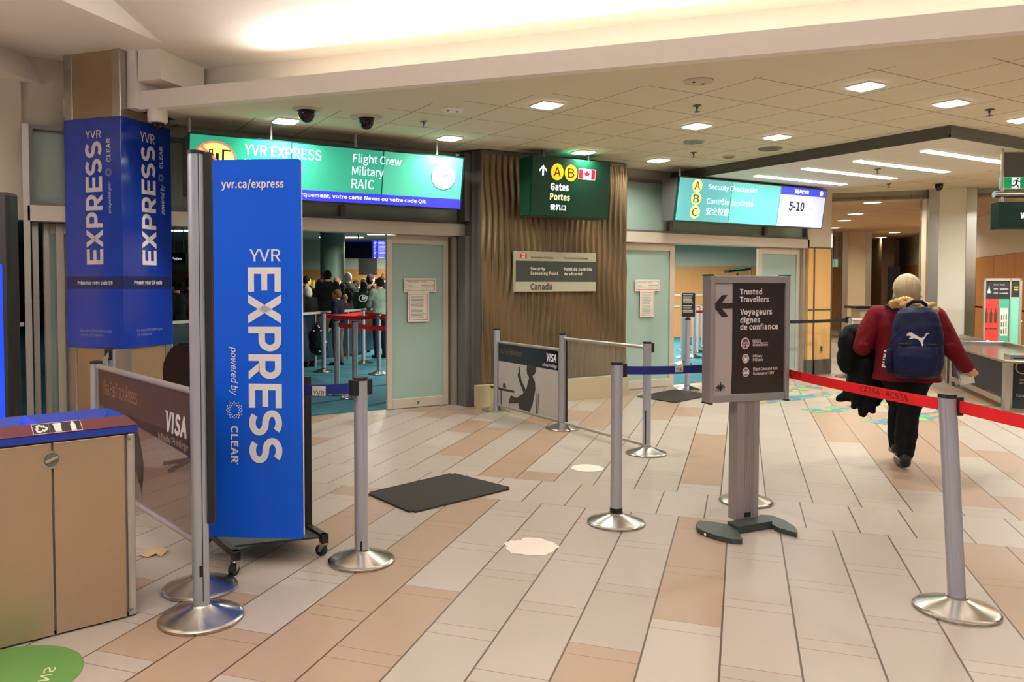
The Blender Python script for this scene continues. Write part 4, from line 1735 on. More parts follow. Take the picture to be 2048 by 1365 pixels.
# ================================================================== TRUSTED TRAVELLERS SIGN STAND
es = V((.9746, -.2237, 0)).normalized()
PS = Plane((3.5868, 3.3743, 0), es)
Ws = .570
zs0, zs1 = .775, 1.545
t = thing('sign_stand', 'aluminium sign stand reading Trusted Travellers on a dark forked foot', 'sign', PS.pt(Ws / 2, 0, -.045))
b = bm_new()
bw = .032
pbox(b, PS, 0, zs0, bw, zs1, -.088, 0, .004)
pbox(b, PS, Ws - bw, zs0, Ws, zs1, -.088, 0, .004)
pbox(b, PS, bw, zs0, Ws - bw, zs0 + .045, -.088, -.002, .003)
pbox(b, PS, bw, zs1 - .045, Ws - bw, zs1, -.088, -.002, .003)
M['alu_pink'] = mat('brushed_sign_frame', '98908F', .4, .55, noise=.04, scale=4, stretch=(1, 1, .1))
frm = obj('frame', b, 'alu_pink', t)
b = bm_new()
for u0 in (-.001, Ws - .021):
    for v0 in (zs0 - .008, zs1):
        pbox(b, PS, u0, v0, u0 + .022, v0 + .008, -.089, .001)
obj('corner_cap', b, 'black', frm)
b = bm_new()
pbox(b, PS, bw, zs0 + .045, Ws - bw, zs1 - .045, -.08, -.012)
obj('poster_ground', b, mat('pinkish_grey_print', '9E9492', .22), t)
b = bm_new()
us_ = PS.uv(1466, 700)[0]
prism(b, [PS.pt(us_, zs1 - .047, -.0115), PS.pt(Ws - bw - .003, zs1 - .047, -.0115), PS.pt(Ws - bw - .003, zs0 + .048, -.0115), PS.pt(us_ - .004, zs0 + .048, -.0115), PS.pt(us_ + .002, zs0 + .2, -.0115)], PS.n * .001)
obj('dark_poster', b, mat('dark_brown_poster', '2C2422', .16), t)
PSf = Plane(PS.pt(0, 0, -.0095), es)
k = 240 / 1057
q = lambda a, c, d, e: (1380 + a * k, 530 + c * k, 1380 + d * k, 530 + e * k)
b = bm_new()
for s_, bx in (('Trusted', (437, 210, 632, 262)), ('Travellers', (437, 277, 692, 328)), ('Voyageurs', (440, 388, 720, 455)), ('dignes', (440, 456, 615, 525)), ('de confiance', (440, 516, 772, 572))):
    ptext(b, PSf, s_, *q(*bx), bold=.022)
for s_, bx in (('NEXUS', (550, 658, 622, 683)), ('Global Entry', (550, 690, 685, 722)), ('Military', (552, 790, 635, 820)), ('Militaire', (552, 822, 640, 848)), ('Flight Crew and RAIC', (554, 900, 774, 935)), ('Équipage et CIZR', (554, 935, 737, 972))):
    ptext(b, PSf, s_, *q(*bx), bold=.01)
a_ = pxbox(PSf, *q(550, 684, 685, 687))
rect(b, PSf, *a_)
obj('pale_lettering', b, mat('pale_pink_print', 'D6C9C6', .5), t, fix=False)
b = bm_new()
arr = [(200, 363), (280, 268), (332, 264), (278, 336), (380, 336), (380, 382), (278, 384), (336, 455), (282, 457)]
poly(b, PSf, [PSf.uv(1380 + x * k, 530 + y * k) for x, y in arr])
obj('arrow', b, mat('black_arrow_print', '2A2222', .3), t, fix=False)
b = bm_new()
u, v = PSf.uv(1380 + 268 * k, 530 + 1072 * k)
for i in range(5):
    a = R(-60 + 30 * i)
    l = .034
    poly(b, PSf, [(u - .002, v - .02), (u + math.sin(a - .15) * l, v - .02 + math.cos(a - .15) * l), (u + math.sin(a + .15) * l, v - .02 + math.cos(a + .15) * l), (u + .002, v - .02)])
disc(b, PSf, u, v + .022, .005)
disc(b, PSf, u, v - .024, .005)
text(b, PSf, 'CATSA  ACSTA', (u - .035, v - .027, u + .035, v - .020))
obj('emblem', b, 'txt_black', t, fix=False)
for n_, cx, cy, c0, c1, r_ in (('nexus_badge', 485, 692, 'D9B36A', '3B3F80', .031), ('military_badge', 488, 826, 'C9BDBA', '8D7E7C', .025), ('crew_badge', 490, 946, 'C9BDBA', '4C4446', .025)):
    b = bm_new()
    u, v = PSf.uv(1380 + cx * k, 530 + cy * k)
    disc(b, PSf, u, v, r_, r_ * 1.15)
    d_ = obj(n_, b, mat(n_, c0, .4), t, fix=False)
    b = bm_new()
    disc(b, PSf, u, v, r_ * .78, r_ * .9, .003)
    obj('badge_field', b, mat(n_ + '_field', c1, .4), d_, fix=False)
    b = bm_new()
    if n_[0] == 'n':
        text(b, PSf, 'NEXUS', (u - .018, v - .002, u + .018, v + .008), bold=.02, d=.0036)
        disc(b, PSf, u - .009, v - .012, .006, None, .0036)
        disc(b, PSf, u + .011, v - .012, .006, None, .0036)
    elif n_[0] == 'm':
        poly(b, PSf, [(u - .012, v + .008), (u, v), (u + .012, v + .008), (u + .012, v - .01), (u, v - .02), (u - .012, v - .01)], .0036)
    else:
        for x in (-.011, 0, .011):
            disc(b, PSf, u + x, v + .008, .0045, None, .0036, 10)
            rect(b, PSf, u + x - .005, v - .012, u + x + .005, v + .002, .0036)
    obj('badge_mark', b, 'paper', d_, fix=False)
b = bm_new()
pu0, pu1 = PS.uv(1477, 900)[0], PS.uv(1521, 900)[0]
pbox(b, PS, pu0, .035, pu1, zs0 + .005, -.10, -.012, .003)
for i in range(6):
    uu_ = pu0 + .055 + i * .012
    pbox(b, PS, uu_, .035, uu_ + .004, zs0, -.013, -.0095)
post = obj('post', b, 'alu_pink', t)
b = bm_new()
pbox(b, PS, pu0 + .055, .055, pu0 + .10, .085, -.012, -.008, .002)
obj('post_logo_plate', b, 'black', post)
k4 = 480 / 2048
fp = lambda pts, z: [onz(1160 + x * k4, 970 + y * k4, z) for x, y in pts]
M['foot'] = mat('dark_green_grey_foot', '2E3632', .45)
b = bm_new()
prism(b, [V((p.x, p.y, .002)) for p in fp([(990, 335), (1000, 315), (1020, 304), (1180, 322), (1262, 340), (1345, 385), (1386, 462), (1380, 470), (1290, 462), (1170, 435), (1060, 398), (1005, 368)], .03)], (0, 0, .028))
prism(b, [V((p.x, p.y, .002)) for p in fp([(1262, 338), (1345, 383), (1640, 336), (1560, 284)], .03)], (0, 0, .045))
prism(b, [V((p.x, p.y, .002)) for p in fp([(1525, 262), (1545, 256), (1640, 262), (1750, 305), (1830, 355), (1857, 395), (1855, 405), (1845, 410), (1700, 370), (1640, 338), (1560, 290)], .03)], (0, 0, .028))
obj('foot', b, 'foot', t)
p = onz(1414, 1073, 0)
b = bm_new()
ell(b, p + V((-.01, .0, .012)), (.013, .010, .011))
ell(b, p + V((.008, .004, .014)), (.009, .010, .010))
ell(b, p + V((0, -.008, .02)), (.008, .008, .008))
solo('popcorn_piece', b, mat('popcorn_cream', 'E0D3A8', .8), 'small cream crumb lying at the forked foot of the sign stand', 'crumb')

# ================================================================== RECYCLING BIN
ang = .0
B0, B1 = V((-.099, 3.692, 0)), V((.430, 3.779, 0))
ubn = (B1 - B0).normalized()
PBn = Plane((B1.x - 1.25 * ubn.x, B1.y - 1.25 * ubn.y, 0), ubn)
WB_, DB_ = 1.25, .36
t = thing('recycling_bin', 'steel recycling bin with blue open top at left', 'bin', PBn.pt(WB_ / 2, 0, -DB_ / 2))
useam = PBn.uv(108, 1100)[0]
M['bin_steel'] = mat('brushed_tan_steel', 'B39B80', .36, .75, noise=.05, scale=120, stretch=(1, 1, 1))
b = bm_new()
pbox(b, PBn, .02, .02, WB_ - .035, .84, -DB_ + .01, -.012)
obj('carcass', b, mat('bin_carcass', '6E645A', .5), t)
for u0, u1 in ((.02, useam - .004), (useam + .004, WB_ - .045)):
    b = bm_new()
    pbox(b, PBn, u0, .008, u1, .825, -.012, 0, .002)
    obj('door', b, 'bin_steel', t)
b = bm_new()
pbox(b, PBn, WB_ - .036, .006, WB_, .828, -DB_, -.002, .008)
obj('side_strip', b, 'alu', t)
b = bm_new()
for v in (.03, .80):
    pbox(b, PBn, WB_ - .04, v, WB_ - .018, v + .008, -.002, .003)
obj('hinge', b, 'alu_dark', t)
b = bm_new()
u, v = PBn.uv(103, 920)
ring(b, PBn, u, v, .03, .037, .003)
lk = obj('lock_ring', b, 'steel', t, fix=False)
b = bm_new()
disc(b, PBn, u, v, .031, None, .0015)
obj('lock_recess', b, 'alu_dark', lk, fix=False)
b = bm_new()
P_ = Plane(PBn.pt(u, v, .003), (PBn.u * math.cos(.35) + PBn.w * math.sin(.35)), PBn.w)
pbox(b, P_, -.026, -.006, .026, .006, 0, .008, .002)
obj('lock_handle', b, 'bin_steel', lk)
# blue moulded top with two open hoppers
M['bin_blue'] = mat('blue_moulded_plastic', '12308F', .45, noise=.05)
b = bm_new()
e0, zt, dz = .835, .903, DB_ + .02
X = lambda u, v, d: PBn.pt(u, v, d)
uL, uR = -.02, WB_ + .012


def quad(*p):
    face(b, [X(*a) for a in p])


fr = .012
ri = -.048      # inner edge of the front slope
quad((uL, e0, fr), (uR, e0, fr), (uR, e0 + .028, fr), (uL, e0 + .028, fr))
quad((uL, e0 + .028, fr), (uR, e0 + .028, fr), (uR - .035, zt, ri), (uL, zt, ri))
quad((uR, e0, fr), (uR, e0, -dz), (uR, e0 + .028, -dz), (uR, e0 + .028, fr))
quad((uR, e0 + .028, fr), (uR, e0 + .028, -dz), (uR - .035, zt, -dz + .05), (uR - .035, zt, ri))
quad((uL, e0, -dz), (uR, e0, -dz), (uR, e0 + .028, -dz), (uL, e0 + .028, -dz))
quad((uL, e0 + .028, -dz), (uR, e0 + .028, -dz), (uR - .035, zt, -dz + .05), (uL, zt, -dz + .05))
ud = PBn.uv(80, 850)[0]
for h0, h1 in ((uL, ud - .0), (ud + .0, uR - .035)):
    m0, m1, dm, zf = h0 + .10, h1 - .10, (ri - dz) / 2, .79
    quad((h0, zt, ri), (h1, zt, ri), (m1, zf, dm), (m0, zf, dm))
    quad((h0, zt, -dz + .05), (h1, zt, -dz + .05), (m1, zf, dm), (m0, zf, dm))
    quad((h0, zt, ri), (h0, zt, -dz + .05), (m0, zf, dm), (m0, zf, dm)) if 0 else face(b, [X(h0, zt, ri), X(h0, zt, -dz + .05), X(m0, zf, dm)])
    if h1 > ud + .1:
        face(b, [X(h1, zt, ri), X(h1, zt, -dz + .05), X(m1, zf, dm)])
obj('hopper_top', b, 'bin_blue', t, fix=False)
b = bm_new()
m1, dm, zf = ud - .10, (ri - dz) / 2, .79
face(b, [X(ud, zt + .002, ri), X(ud, zt + .002, -dz + .05), X(m1, zf, dm)])
face(b, [X(ud, zt + .002, ri - .002), X(ud, zt + .002, -dz + .052), X(ud + .10, zf + .001, dm)])
obj('hopper_divider', b, mat('bright_blue_plastic', '1740E0', .4), t, fix=False)
b = bm_new()
PF = Plane(PBn.pt(uL, e0 + .030, fr), PBn.u, (PBn.w * .038 - PBn.n * .058))
hl = math.hypot(.038, .058)
prism(b, [PF.pt(0, 0, 0), PF.pt(uR - uL - .004, 0, 0), PF.pt(uR - uL - .038, hl, 0), PF.pt(0, hl, 0)], PF.n * .003)
fas = obj('maroon_band', b, mat('maroon_band', '57262C', .45), t)


def ico(cx, w_=.074):
    u, v = PF.uv(cx, 860)
    return u, hl / 2, w_ * .5


for i, cx in enumerate((82, 116, 148)):
    u, v, r_ = ico(cx)
    v2 = hl * .47
    b = bm_new()
    rect(b, PF, u - r_ * .90, v - v2, u + r_ * .90, v + v2, .0035)
    s_ = obj('pictogram_border', b, mat('pink_border', 'D9B4B4', .5), fas, fix=False)
    b = bm_new()
    rect(b, PF, u - r_ * .83, v - v2 * .92, u + r_ * .83, v + v2 * .92, .0039)
    obj('pictogram_field', b, mat('dark_pictogram_field', '2B2125', .5), fas, fix=False)
    b = bm_new()
    if i == 0:
        for j in range(3):
            a = 2 * math.pi * j / 3 + .5
            rot = lambda x, y: (u + (x * math.cos(a) - y * math.sin(a)) * 1.0, v + (x * math.sin(a) + y * math.cos(a)) * 1.0)
            poly(b, PF, [rot(x * .027, y * .027) for x, y in ((-.55, .35), (-.25, .95), (.3, .95), (.62, .45), (.85, .5), (.55, -.05), (.1, .25), (.35, .32), (.15, .6), (-.1, .6), (-.3, .2))], .0043)
    elif i == 1:
        poly(b, PF, [(u - .015, v + .02), (u + .015, v + .02), (u + .012, v - .028), (u - .012, v - .028)], .0043)
        disc(b, PF, u, v + .021, .018, .005, .0046, 16)
    else:
        poly(b, PF, [(u - .004, v + .03), (u + .004, v + .03), (u + .005, v + .02), (u + .010, v + .01), (u + .010, v - .029), (u - .010, v - .029), (u - .010, v + .01), (u - .005, v + .02)], .0043)
    obj('pictogram', b, 'paper', fas, fix=False)

# ================================================================== FLOOR ITEMS
b = bm_new()
c0 = V((-.08, 3.42, 0))
pts = [V((c0.x + .27 * math.cos(2 * math.pi * i / 48), c0.y + .27 * math.sin(2 * math.pi * i / 48), .001)) for i in range(48)]
prism(b, pts, (0, 0, .0015))
o = solo('floor_decal', b, mat('green_decal', '4E7A3A', .5, noise=.06), 'round green floor decal at lower left corner by the steel bin', 'floor decal')
b = bm_new()
P_ = Plane(onz(64, 1390, .0026), onz(104, 1337, .0026) - onz(64, 1390, .0026), V((0, 0, 1)).cross(onz(104, 1337, 0) - onz(64, 1390, 0)) * 1)
text(b, P_, 'BINS', (0, -.045, .17, 0), d=.0004) if 0 else None
Pd = Plane(V((0, 0, .0032)), (1, 0, 0), (0, 1, 0))


def floor_text(b, body, corners):
    """corners: pixel of lower-left, lower-right, upper-left of the lettering on the floor"""
    a, c, d = (onz(*p_, .0032) for p_ in corners)
    P_ = Plane(a, c - a, d - a)
    text(b, P_, body, (0, 0, (c - a).length, (d - a).dot(P_.w)), d=.0003)


floor_text(b, 'BINS', ((60, 1388), (91, 1336), (82, 1390)))
obj('lettering', b, mat('cream_floor_print', 'CFCB9E', .5), o, fix=False)


def matt(pix, label, z=.012):
    b = bm_new()
    ps = [onz(x, y, z) for x, y in pix]
    prism(b, [V((p.x, p.y, .001)) for p in ps], (0, 0, z))
    bmesh.ops.bevel(b, geom=[e for e in b.edges if abs(e.verts[0].co.z - e.verts[1].co.z) > z * .5], offset=.03, segments=4, affect='EDGES')
    return solo('floor_mat', b, 'matgrey', label, 'mat')


matt([(733, 986), (905, 946), (1025, 976), (823, 1025)], 'charcoal floor mat on the tiles left of the blue belt')
matt([(1272, 793), (1345, 780), (1430, 789), (1350, 805)], 'dark floor mat in front of the right sliding doors')
for (cx, cy, r_, sq), lab in (((1062, 1094, .15, 1), 'worn white round floor sticker in the foreground with torn edge'), ((1175, 937, .13, 0), 'pale oval floor sticker near the empty barrier frame')):
    p = onz(cx, cy, 0)
    b = bm_new()
    pts = []
    for i in range(60):
        a = 2 * math.pi * i / 60
        r2 = r_ * (1 + (.05 * math.sin(5 * a) + .04 * math.sin(11 * a + 1) - (.16 if .9 < a < 1.35 else 0)) * sq)
        pts.append(V((p.x + r2 * math.cos(a + YAW), p.y + r2 * math.sin(a + YAW), .001)))
    prism(b, pts, (0, 0, .001))
    solo('floor_sticker', b, mat('worn_white_sticker', 'D9CDC2' if sq else 'C9CABB', .6), lab, 'sticker')
b = bm_new()
g_ = [onz(x, y, 0) for x, y in ((278, 1113), (300, 1104), (333, 1098), (336, 1106), (322, 1116), (312, 1112), (296, 1117))]
prism(b, [V((p.x, p.y, .004 + .006 * (i % 2))) for i, p in enumerate(g_)], (0, 0, .002))
solo('paper_scrap', b, mat('tan_paper', 'A98A66', .8), 'crumpled tan paper scrap on the floor beside the bin', 'paper scrap')


def mat_mosaic():
    m = mat('colour_mosaic', 'FFFFFF', .5, noise=0)
    g = NG(m)
    x, y, z = g.pos()
    a = g('FLOOR', g('DIVIDE', g('ADD', x, y), .16))
    c = g('FLOOR', g('DIVIDE', g('SUBTRACT', x, y), .16))
    wv = g.white(a, c, 2.)
    r = g.nt.nodes.new('ShaderNodeValToRGB')
    r.color_ramp.interpolation = 'CONSTANT'
    cols = ('4E9A68', '2F7F78', '7A6668', 'C27A4C', '6DB84A', '3F6E90', '8A807C')
    el = r.color_ramp.elements
    while len(el) < len(cols):
        el.new(.5)
    for i, c_ in enumerate(cols):
        el[i].position = i / len(cols)
        el[i].color = lin(c_)
    g.nt.links.new(wv, r.inputs[0])
    g.nt.links.new(r.outputs[0], g.nt.nodes['Principled BSDF'].inputs['Base Color'])
    return m


M['mosaic'] = mat_mosaic()
for (x0, x1, yc), lab in (((8.9, 10.3, 7.38), 'colourful floor decal strip nearest the right doors'), ((7.85, 10.6, 6.82), 'colourful floor decal strip behind the sign stand'), ((8.05, 10.9, 5.97), 'colourful floor decal strip under the black coat'), ((7.95, 10.4, 5.13), 'colourful floor decal strip behind the walking person')):
    b = bm_new()
    n = 10
    st = (x1 - x0) / n
    pts = [V((x0 + i * st, yc - .10 - (.08 if i % 2 else 0), .001)) for i in range(n + 1)] + [V((x1 - i * st, yc + .10 + (.08 if i % 2 == 0 else 0), .001)) for i in range(n + 1)]
    prism(b, pts, (0, 0, .001))
    solo('floor_decal', b, 'mosaic', lab, 'floor decal', 'colourful floor decals')

# ================================================================== PEOPLE
M['skin'] = mat('skin', 'C99A80', .55, noise=.05)
def hand(bm, wrist, elbow, curl=.5, s=1.):
    """palm with four unequal bent fingers and a thumb from its side"""
    wr, el = V(wrist), V(elbow)
    d = (wr - el).normalized()
    side = d.cross(V((0, 1, 0)))
    side = side.normalized() if side.length > .1 else V((1, 0, 0))
    nrm = side.cross(d).normalized()
    pc = wr + d * .045 * s
    for o in (-.026, -.009, .009, .026):
        cap(bm, wr + side * o * .7 * s, wr + d * .085 * s + side * o * s, .014 * s, .012 * s, 10)
    for o, l in ((-.030, .060), (-.010, .075), (.010, .080), (.029, .068)):
        k0 = wr + d * .085 * s + side * o * s
        k1 = k0 + (d * math.cos(curl * .7) + nrm * math.sin(curl * .7)) * l * .5 * s
        k2 = k1 + (d * math.cos(curl * 1.8) + nrm * math.sin(curl * 1.8)) * l * .5 * s
        chain(bm, [(k0, .0095 * s), (k1, .0088 * s), (k2, .0075 * s)], 10)
    t0 = wr + d * .025 * s - side * .028 * s
    t1 = t0 + (d * .75 - side * .55 + nrm * .4).normalized() * .038 * s
    t2 = t1 + (d * .85 + nrm * .5).normalized() * .03 * s
    chain(bm, [(t0, .013 * s), (t1, .0105 * s), (t2, .009 * s)], 10)


def body(bm, s, J, head_tilt=0., turn=0., wide=1., curl=.5):
    """continuous figure, facing +Y; J: joint overrides (right side is +x)"""
    g = lambda k, d: V(J.get(k, V(d) * s))
    hip = {i: g('hip' + i, (x * .09, 0, .88)) for i, x in (('R', 1), ('L', -1))}
    kn = {i: g('knee' + i, (x * .095, .02, .48)) for i, x in (('R', 1), ('L', -1))}
    an = {i: g('ankle' + i, (x * .10, -.02, .085)) for i, x in (('R', 1), ('L', -1))}
    sh = {i: g('sh' + i, (x * .175, 0, 1.40)) for i, x in (('R', 1), ('L', -1))}
    el = {i: g('el' + i, (x * .235, -.03, 1.12)) for i, x in (('R', 1), ('L', -1))}
    wr = {i: g('wr' + i, (x * .245, .06, .88)) for i, x in (('R', 1), ('L', -1))}
    hd = g('head', (0, .03, 1.58))
    nk = g('neck', (0, 0, 1.45))
    w = wide
    loft(bm, [(0, 0, .80 * s, .10 * w * s, .09 * s), (0, 0, .88 * s, .165 * w * s, .115 * s), (0, 0, .97 * s, .16 * w * s, .11 * s), (0, .005, 1.07 * s, .145 * w * s, .10 * s),
              (0, .005, 1.22 * s, .165 * w * s, .115 * s), (0, 0, 1.34 * s, .175 * w * s, .11 * s), (0, 0, 1.41 * s, .13 * w * s, .085 * s), (0, 0, 1.45 * s, .06 * s, .06 * s)])
    cap(bm, nk - V((0, 0, .03)), hd - V((0, .015, .04)), .056 * s, .052 * s)
    rt_ = Matrix.Rotation(turn, 3, 'Z') @ Matrix.Rotation(-head_tilt, 3, 'X')
    ell(bm, hd, (.076 * s, .094 * s, .118 * s), rt_)
    f = lambda x, y, z: hd + rt_ @ (V((x, y, z)) * s)
    ell(bm, f(0, .045, -.06), (.05 * s, .05 * s, .055 * s), rt_)              # jaw
    cap(bm, f(0, .088, .015), f(0, .107, -.022), .010 * s, .015 * s, 10)      # nose
    for x in (-1, 1):
        ell(bm, f(x * .076, -.008, -.005), (.012 * s, .02 * s, .032 * s), rt_)
        ell(bm, f(x * .03, .086, .028), (.02 * s, .01 * s, .008 * s), rt_)   # brows
        ell(bm, f(x * .03, .083, .008), (.013 * s, .010 * s, .009 * s), rt_)
    ell(bm, f(0, .088, -.052), (.024 * s, .012 * s, .009 * s), rt_)
    for i in 'RL':
        chain(bm, [(sh[i], .055 * s), (el[i], .04 * s), (wr[i], .028 * s)])
        hand(bm, wr[i], el[i], curl, s)
        chain(bm, [(hip[i], .085 * s), (kn[i], .058 * s), (an[i], .040 * s)])
        fd = g('foot' + i, an[i] / s + V((0, .14, -.05)))
        cap(bm, an[i] - V((0, .02, .04)) * s, fd, .036 * s, .030 * s)
    return dict(hip=hip, kn=kn, an=an, sh=sh, el=el, wr=wr, hd=hd, nk=nk, rt=rt_, f=f)


def person(label, loc, rz, h, top, bottom, hair, style='short', J=None, extra=None, tilt=0., turn=0., wide=1., group=None, vox=.014, sleeve=1., coat=0., topname='jacket', skin='skin'):
    s = h / 1.70
    J = {k: V(v) * s for k, v in (J or {}).items()}
    t = thing('person', label, 'person', V(loc), group)
    b = bm_new()
    q = body(b, s, J, tilt, turn, wide)
    baked(b, vox * s, 3, skin, 'body', t)
    # upper garment
    b = bm_new()
    w = wide
    z0 = .86 - coat
    secs = [(0, 0, z0 * s, (.19 + coat * .06) * w * s, (.145 + coat * .05) * s), (0, 0, (z0 + .1) * s, .19 * w * s, .145 * s), (0, .005, 1.08 * s, .178 * w * s, .13 * s), (0, .005, 1.24 * s, .195 * w * s, .14 * s),
            (0, 0, 1.35 * s, .20 * w * s, .13 * s), (0, 0, 1.425 * s, .145 * w * s, .10 * s), (0, 0, 1.475 * s, .075 * s, .078 * s)]
    loft(b, secs)
    for i in 'RL':
        e = q['el'][i]
        wv = q['wr'][i]
        end = e + (wv - e) * .93 * sleeve
        chain(b, [(q['sh'][i], .078 * s), (e, .062 * s), (end, .05 * s)])
    baked(b, vox * s, 2, top, topname, t, None, .014, 8)
    # trousers
    b = bm_new()
    loft(b, [(0, 0, .80 * s, .14 * w * s, .11 * s), (0, 0, .9 * s, .178 * w * s, .13 * s), (0, 0, .98 * s, .17 * w * s, .122 * s)])
    for i in 'RL':
        chain(b, [(q['hip'][i], .098 * s), (q['kn'][i], .075 * s), (q['an'][i] + V((0, 0, .0)), .062 * s)])
    baked(b, vox * s, 3, bottom, 'trousers', t)
    for i in 'RL':
        b = bm_new()
        a = q['an'][i]
        fd = J.get('foot' + i, a + V((0, .15, -.05)) * s)
        cap(b, a - V((0, .03, .045)) * s, fd + V((0, .02, 0)) * s, .044 * s, .036 * s)
        for v in b.verts:
            v.co.z = max(v.co.z, .004)
        baked(b, vox * s, 2, 'black', 'shoe', t)
    # hair or hat
    f, rt_ = q['f'], q['rt']
    b = bm_new()
    if style != 'bald':
        ell(b, f(0, -.018, .022), (.086 * s, .095 * s, .112 * s), rt_)
        if style == 'bob':
            ell(b, f(0, -.035, -.03), (.09 * s, .075 * s, .10 * s), rt_)
        if style == 'long':
            ell(b, f(0, -.055, -.09), (.085 * s, .055 * s, .17 * s), rt_)
        if style == 'bun':
            ell(b, f(0, -.12, .03), (.045 * s,) * 3, rt_)
        cut = f(0, .062, 0)
        nn = rt_ @ V((0, 1, -.32))
        bmesh.ops.bisect_plane(b, geom=b.verts[:] + b.edges[:] + b.faces[:], plane_co=cut, plane_no=nn, clear_outer=True)
        bmesh.ops.holes_fill(b, edges=[e for e in b.edges if e.is_boundary])
        baked(b, vox * .8 * s, 2, hair, 'beanie' if style == 'beanie' else 'hair', t)
    if extra:
        extra(t, q, s)
    t.rotation_euler = (0, 0, rz)
    return t, q, s


# ---- the walking traveller
WX = onz(1806, 936, 0)
RZ = -R(54)
s = 1.0
J = dict(hipR=(.075, 0, .80), kneeR=(.03, .03, .44), ankleR=(.01, -.03, .085), footR=(-.04, .10, .04),
         hipL=(-.075, 0, .80), kneeL=(-.02, .17, .47), ankleL=(-.035, .20, .13), footL=(-.05, .33, .10),
         shR=(.195, 0, 1.235), elR=(.315, -.02, 1.00), wrR=(.445, .06, .835),
         shL=(-.20, 0, 1.235), elL=(-.30, -.03, .985), wrL=(-.26, .22, .99),
         head=(.005, .035, 1.445), neck=(0, .0, 1.30))
t = thing('person', 'person in dark red jacket seen from behind, walking away with a backpack', 'person', WX)
Jv = {k: V(v) for k, v in J.items()}
b = bm_new()
sc_ = 1.56 / 1.70
q = body(b, sc_, {k: v for k, v in Jv.items()}, 0, .25, 1.1, .9)
baked(b, .0065, 3, 'skin', 'body', t)
JK = cloth('dark_red_fleece', '66121C')
b = bm_new()
loft(b, [(.015, 0, .715, .255, .165), (.01, 0, .80, .235, .165), (0, 0, .92, .215, .16), (0, .005, 1.05, .215, .155), (0, .0, 1.17, .235, .155), (0, 0, 1.25, .225, .135), (0, .005, 1.30, .15, .11), (0, .01, 1.345, .085, .09)], 40)
chain(b, [((.195, 0, 1.235), .088), ((.25, -.01, 1.12), .085), ((.32, -.02, .995), .076), ((.40, .03, .88), .06), ((.432, .05, .848), .054)], 20)
chain(b, [((-.195, 0, 1.235), .09), ((-.26, -.01, 1.12), .088), ((-.31, -.03, .985), .078), ((-.28, .10, .985), .064), ((-.262, .19, .99), .054)], 20)
chain(b, [((-.06, -.06, 1.335), .04), ((.06, -.06, 1.335), .04)], 14)
for x_, y_, z_, r_ in ((.30, -.09, 1.01, .02), (.345, -.06, .95, .018), (-.30, -.10, 1.0, .02), (.28, -.08, 1.09, .016)):
    ell(b, (x_, y_, z_), (r_ * 2.2, r_, r_))
baked(b, .009, 2, JK, 'jacket', t, None, .013, 8, (1, 1, .7))
TR = cloth('black_trousers', '0E0E10')
b = bm_new()
loft(b, [(.01, 0, .62, .10, .12), (.01, 0, .70, .185, .15), (.01, 0, .80, .20, .155), (0, 0, .88, .19, .145)], 36)
chain(b, [((.075, 0, .76), .118), ((.055, .01, .60), .102), ((.03, .03, .44), .08), ((.015, .005, .25), .082), ((.01, -.03, .12), .064)], 20)
chain(b, [((-.075, .02, .76), .115), ((-.045, .1, .60), .10), ((-.02, .17, .47), .08), ((-.03, .19, .28), .074), ((-.035, .20, .16), .06)], 20)
baked(b, .009, 2, TR, 'trousers', t, None, .010, 9, (1, 1, .6))
for nm, a, fd in (('R', V((.01, -.045, .055)), V((-.03, .11, .042))), ('L', V((-.035, .185, .115)), V((-.05, .34, .085)))):
    b = bm_new()
    cap(b, a, fd, .045, .038, 18)
    cap(b, a + V((0, -.01, .03)), a + V((0, 0, .06)), .045, .048, 18)
    for v in b.verts:
        v.co.z = max(v.co.z, .003 if nm == 'R' else .06)
    baked(b, .007, 2, mat('dark_shoe_leather', '1B2226', .35), 'shoe', t)
# hair: smooth silver blonde head of hair, scrunchie, curly tail
HR = mat('silver_blonde_hair', 'A09274', .6, noise=.35, scale=30, stretch=(1, 1, .25), bump=.6)
f, rt_ = q['f'], q['rt']
b = bm_new()
hd = V(J['head'])
ell(b, hd + V((0, -.02, .02)), (.092, .105, .108))
ell(b, hd + V((0, -.045, -.045)), (.09, .07, .075))
ell(b, hd + V((-.075, 0, -.05)), (.025, .05, .06))
ell(b, hd + V((.075, 0, -.05)), (.025, .05, .06))
bmesh.ops.bisect_plane(b, geom=b.verts[:] + b.edges[:] + b.faces[:], plane_co=hd + V((0, .06, 0)), plane_no=V((0, 1, -.3)), clear_outer=True)
bmesh.ops.holes_fill(b, edges=[e_ for e_ in b.edges if e_.is_boundary])
for i in range(64):
    a_ = -2.5 + 5.0 * (i + rnd.uniform(-.3, .3)) / 63
    crown = hd + V((.01, .0, .112))
    pts_ = []
    for k_ in range(9):
        s_ = k_ / 8
        az = a_ * (1 - .78 * s_ ** 2.2)
        el_ = 1.45 - 2.35 * s_
        rr_ = 1.02 + .03 * math.sin(i * 1.7 + k_ * .9)
        pts_.append((hd + V((math.sin(az) * math.cos(el_) * .093, -math.cos(az) * math.cos(el_) * .104 - .012 - .02 * s_, math.sin(el_) * .108 + .018)) * rr_, .0075))
    chain(b, pts_, 7)
for i in range(16):
    a_ = rnd.uniform(-1.4, 1.4)
    z_ = rnd.uniform(-.09, .0)
    q_ = hd + V((math.sin(a_) * .094, -math.cos(a_) * .09 - .01, z_))
    chain(b, [(q_, .006), (q_ + V((math.sin(a_) * .022, -.008, -.035)), .004)], 6)
baked(b, .0048, 1, HR, 'hair', t)
b = bm_new()
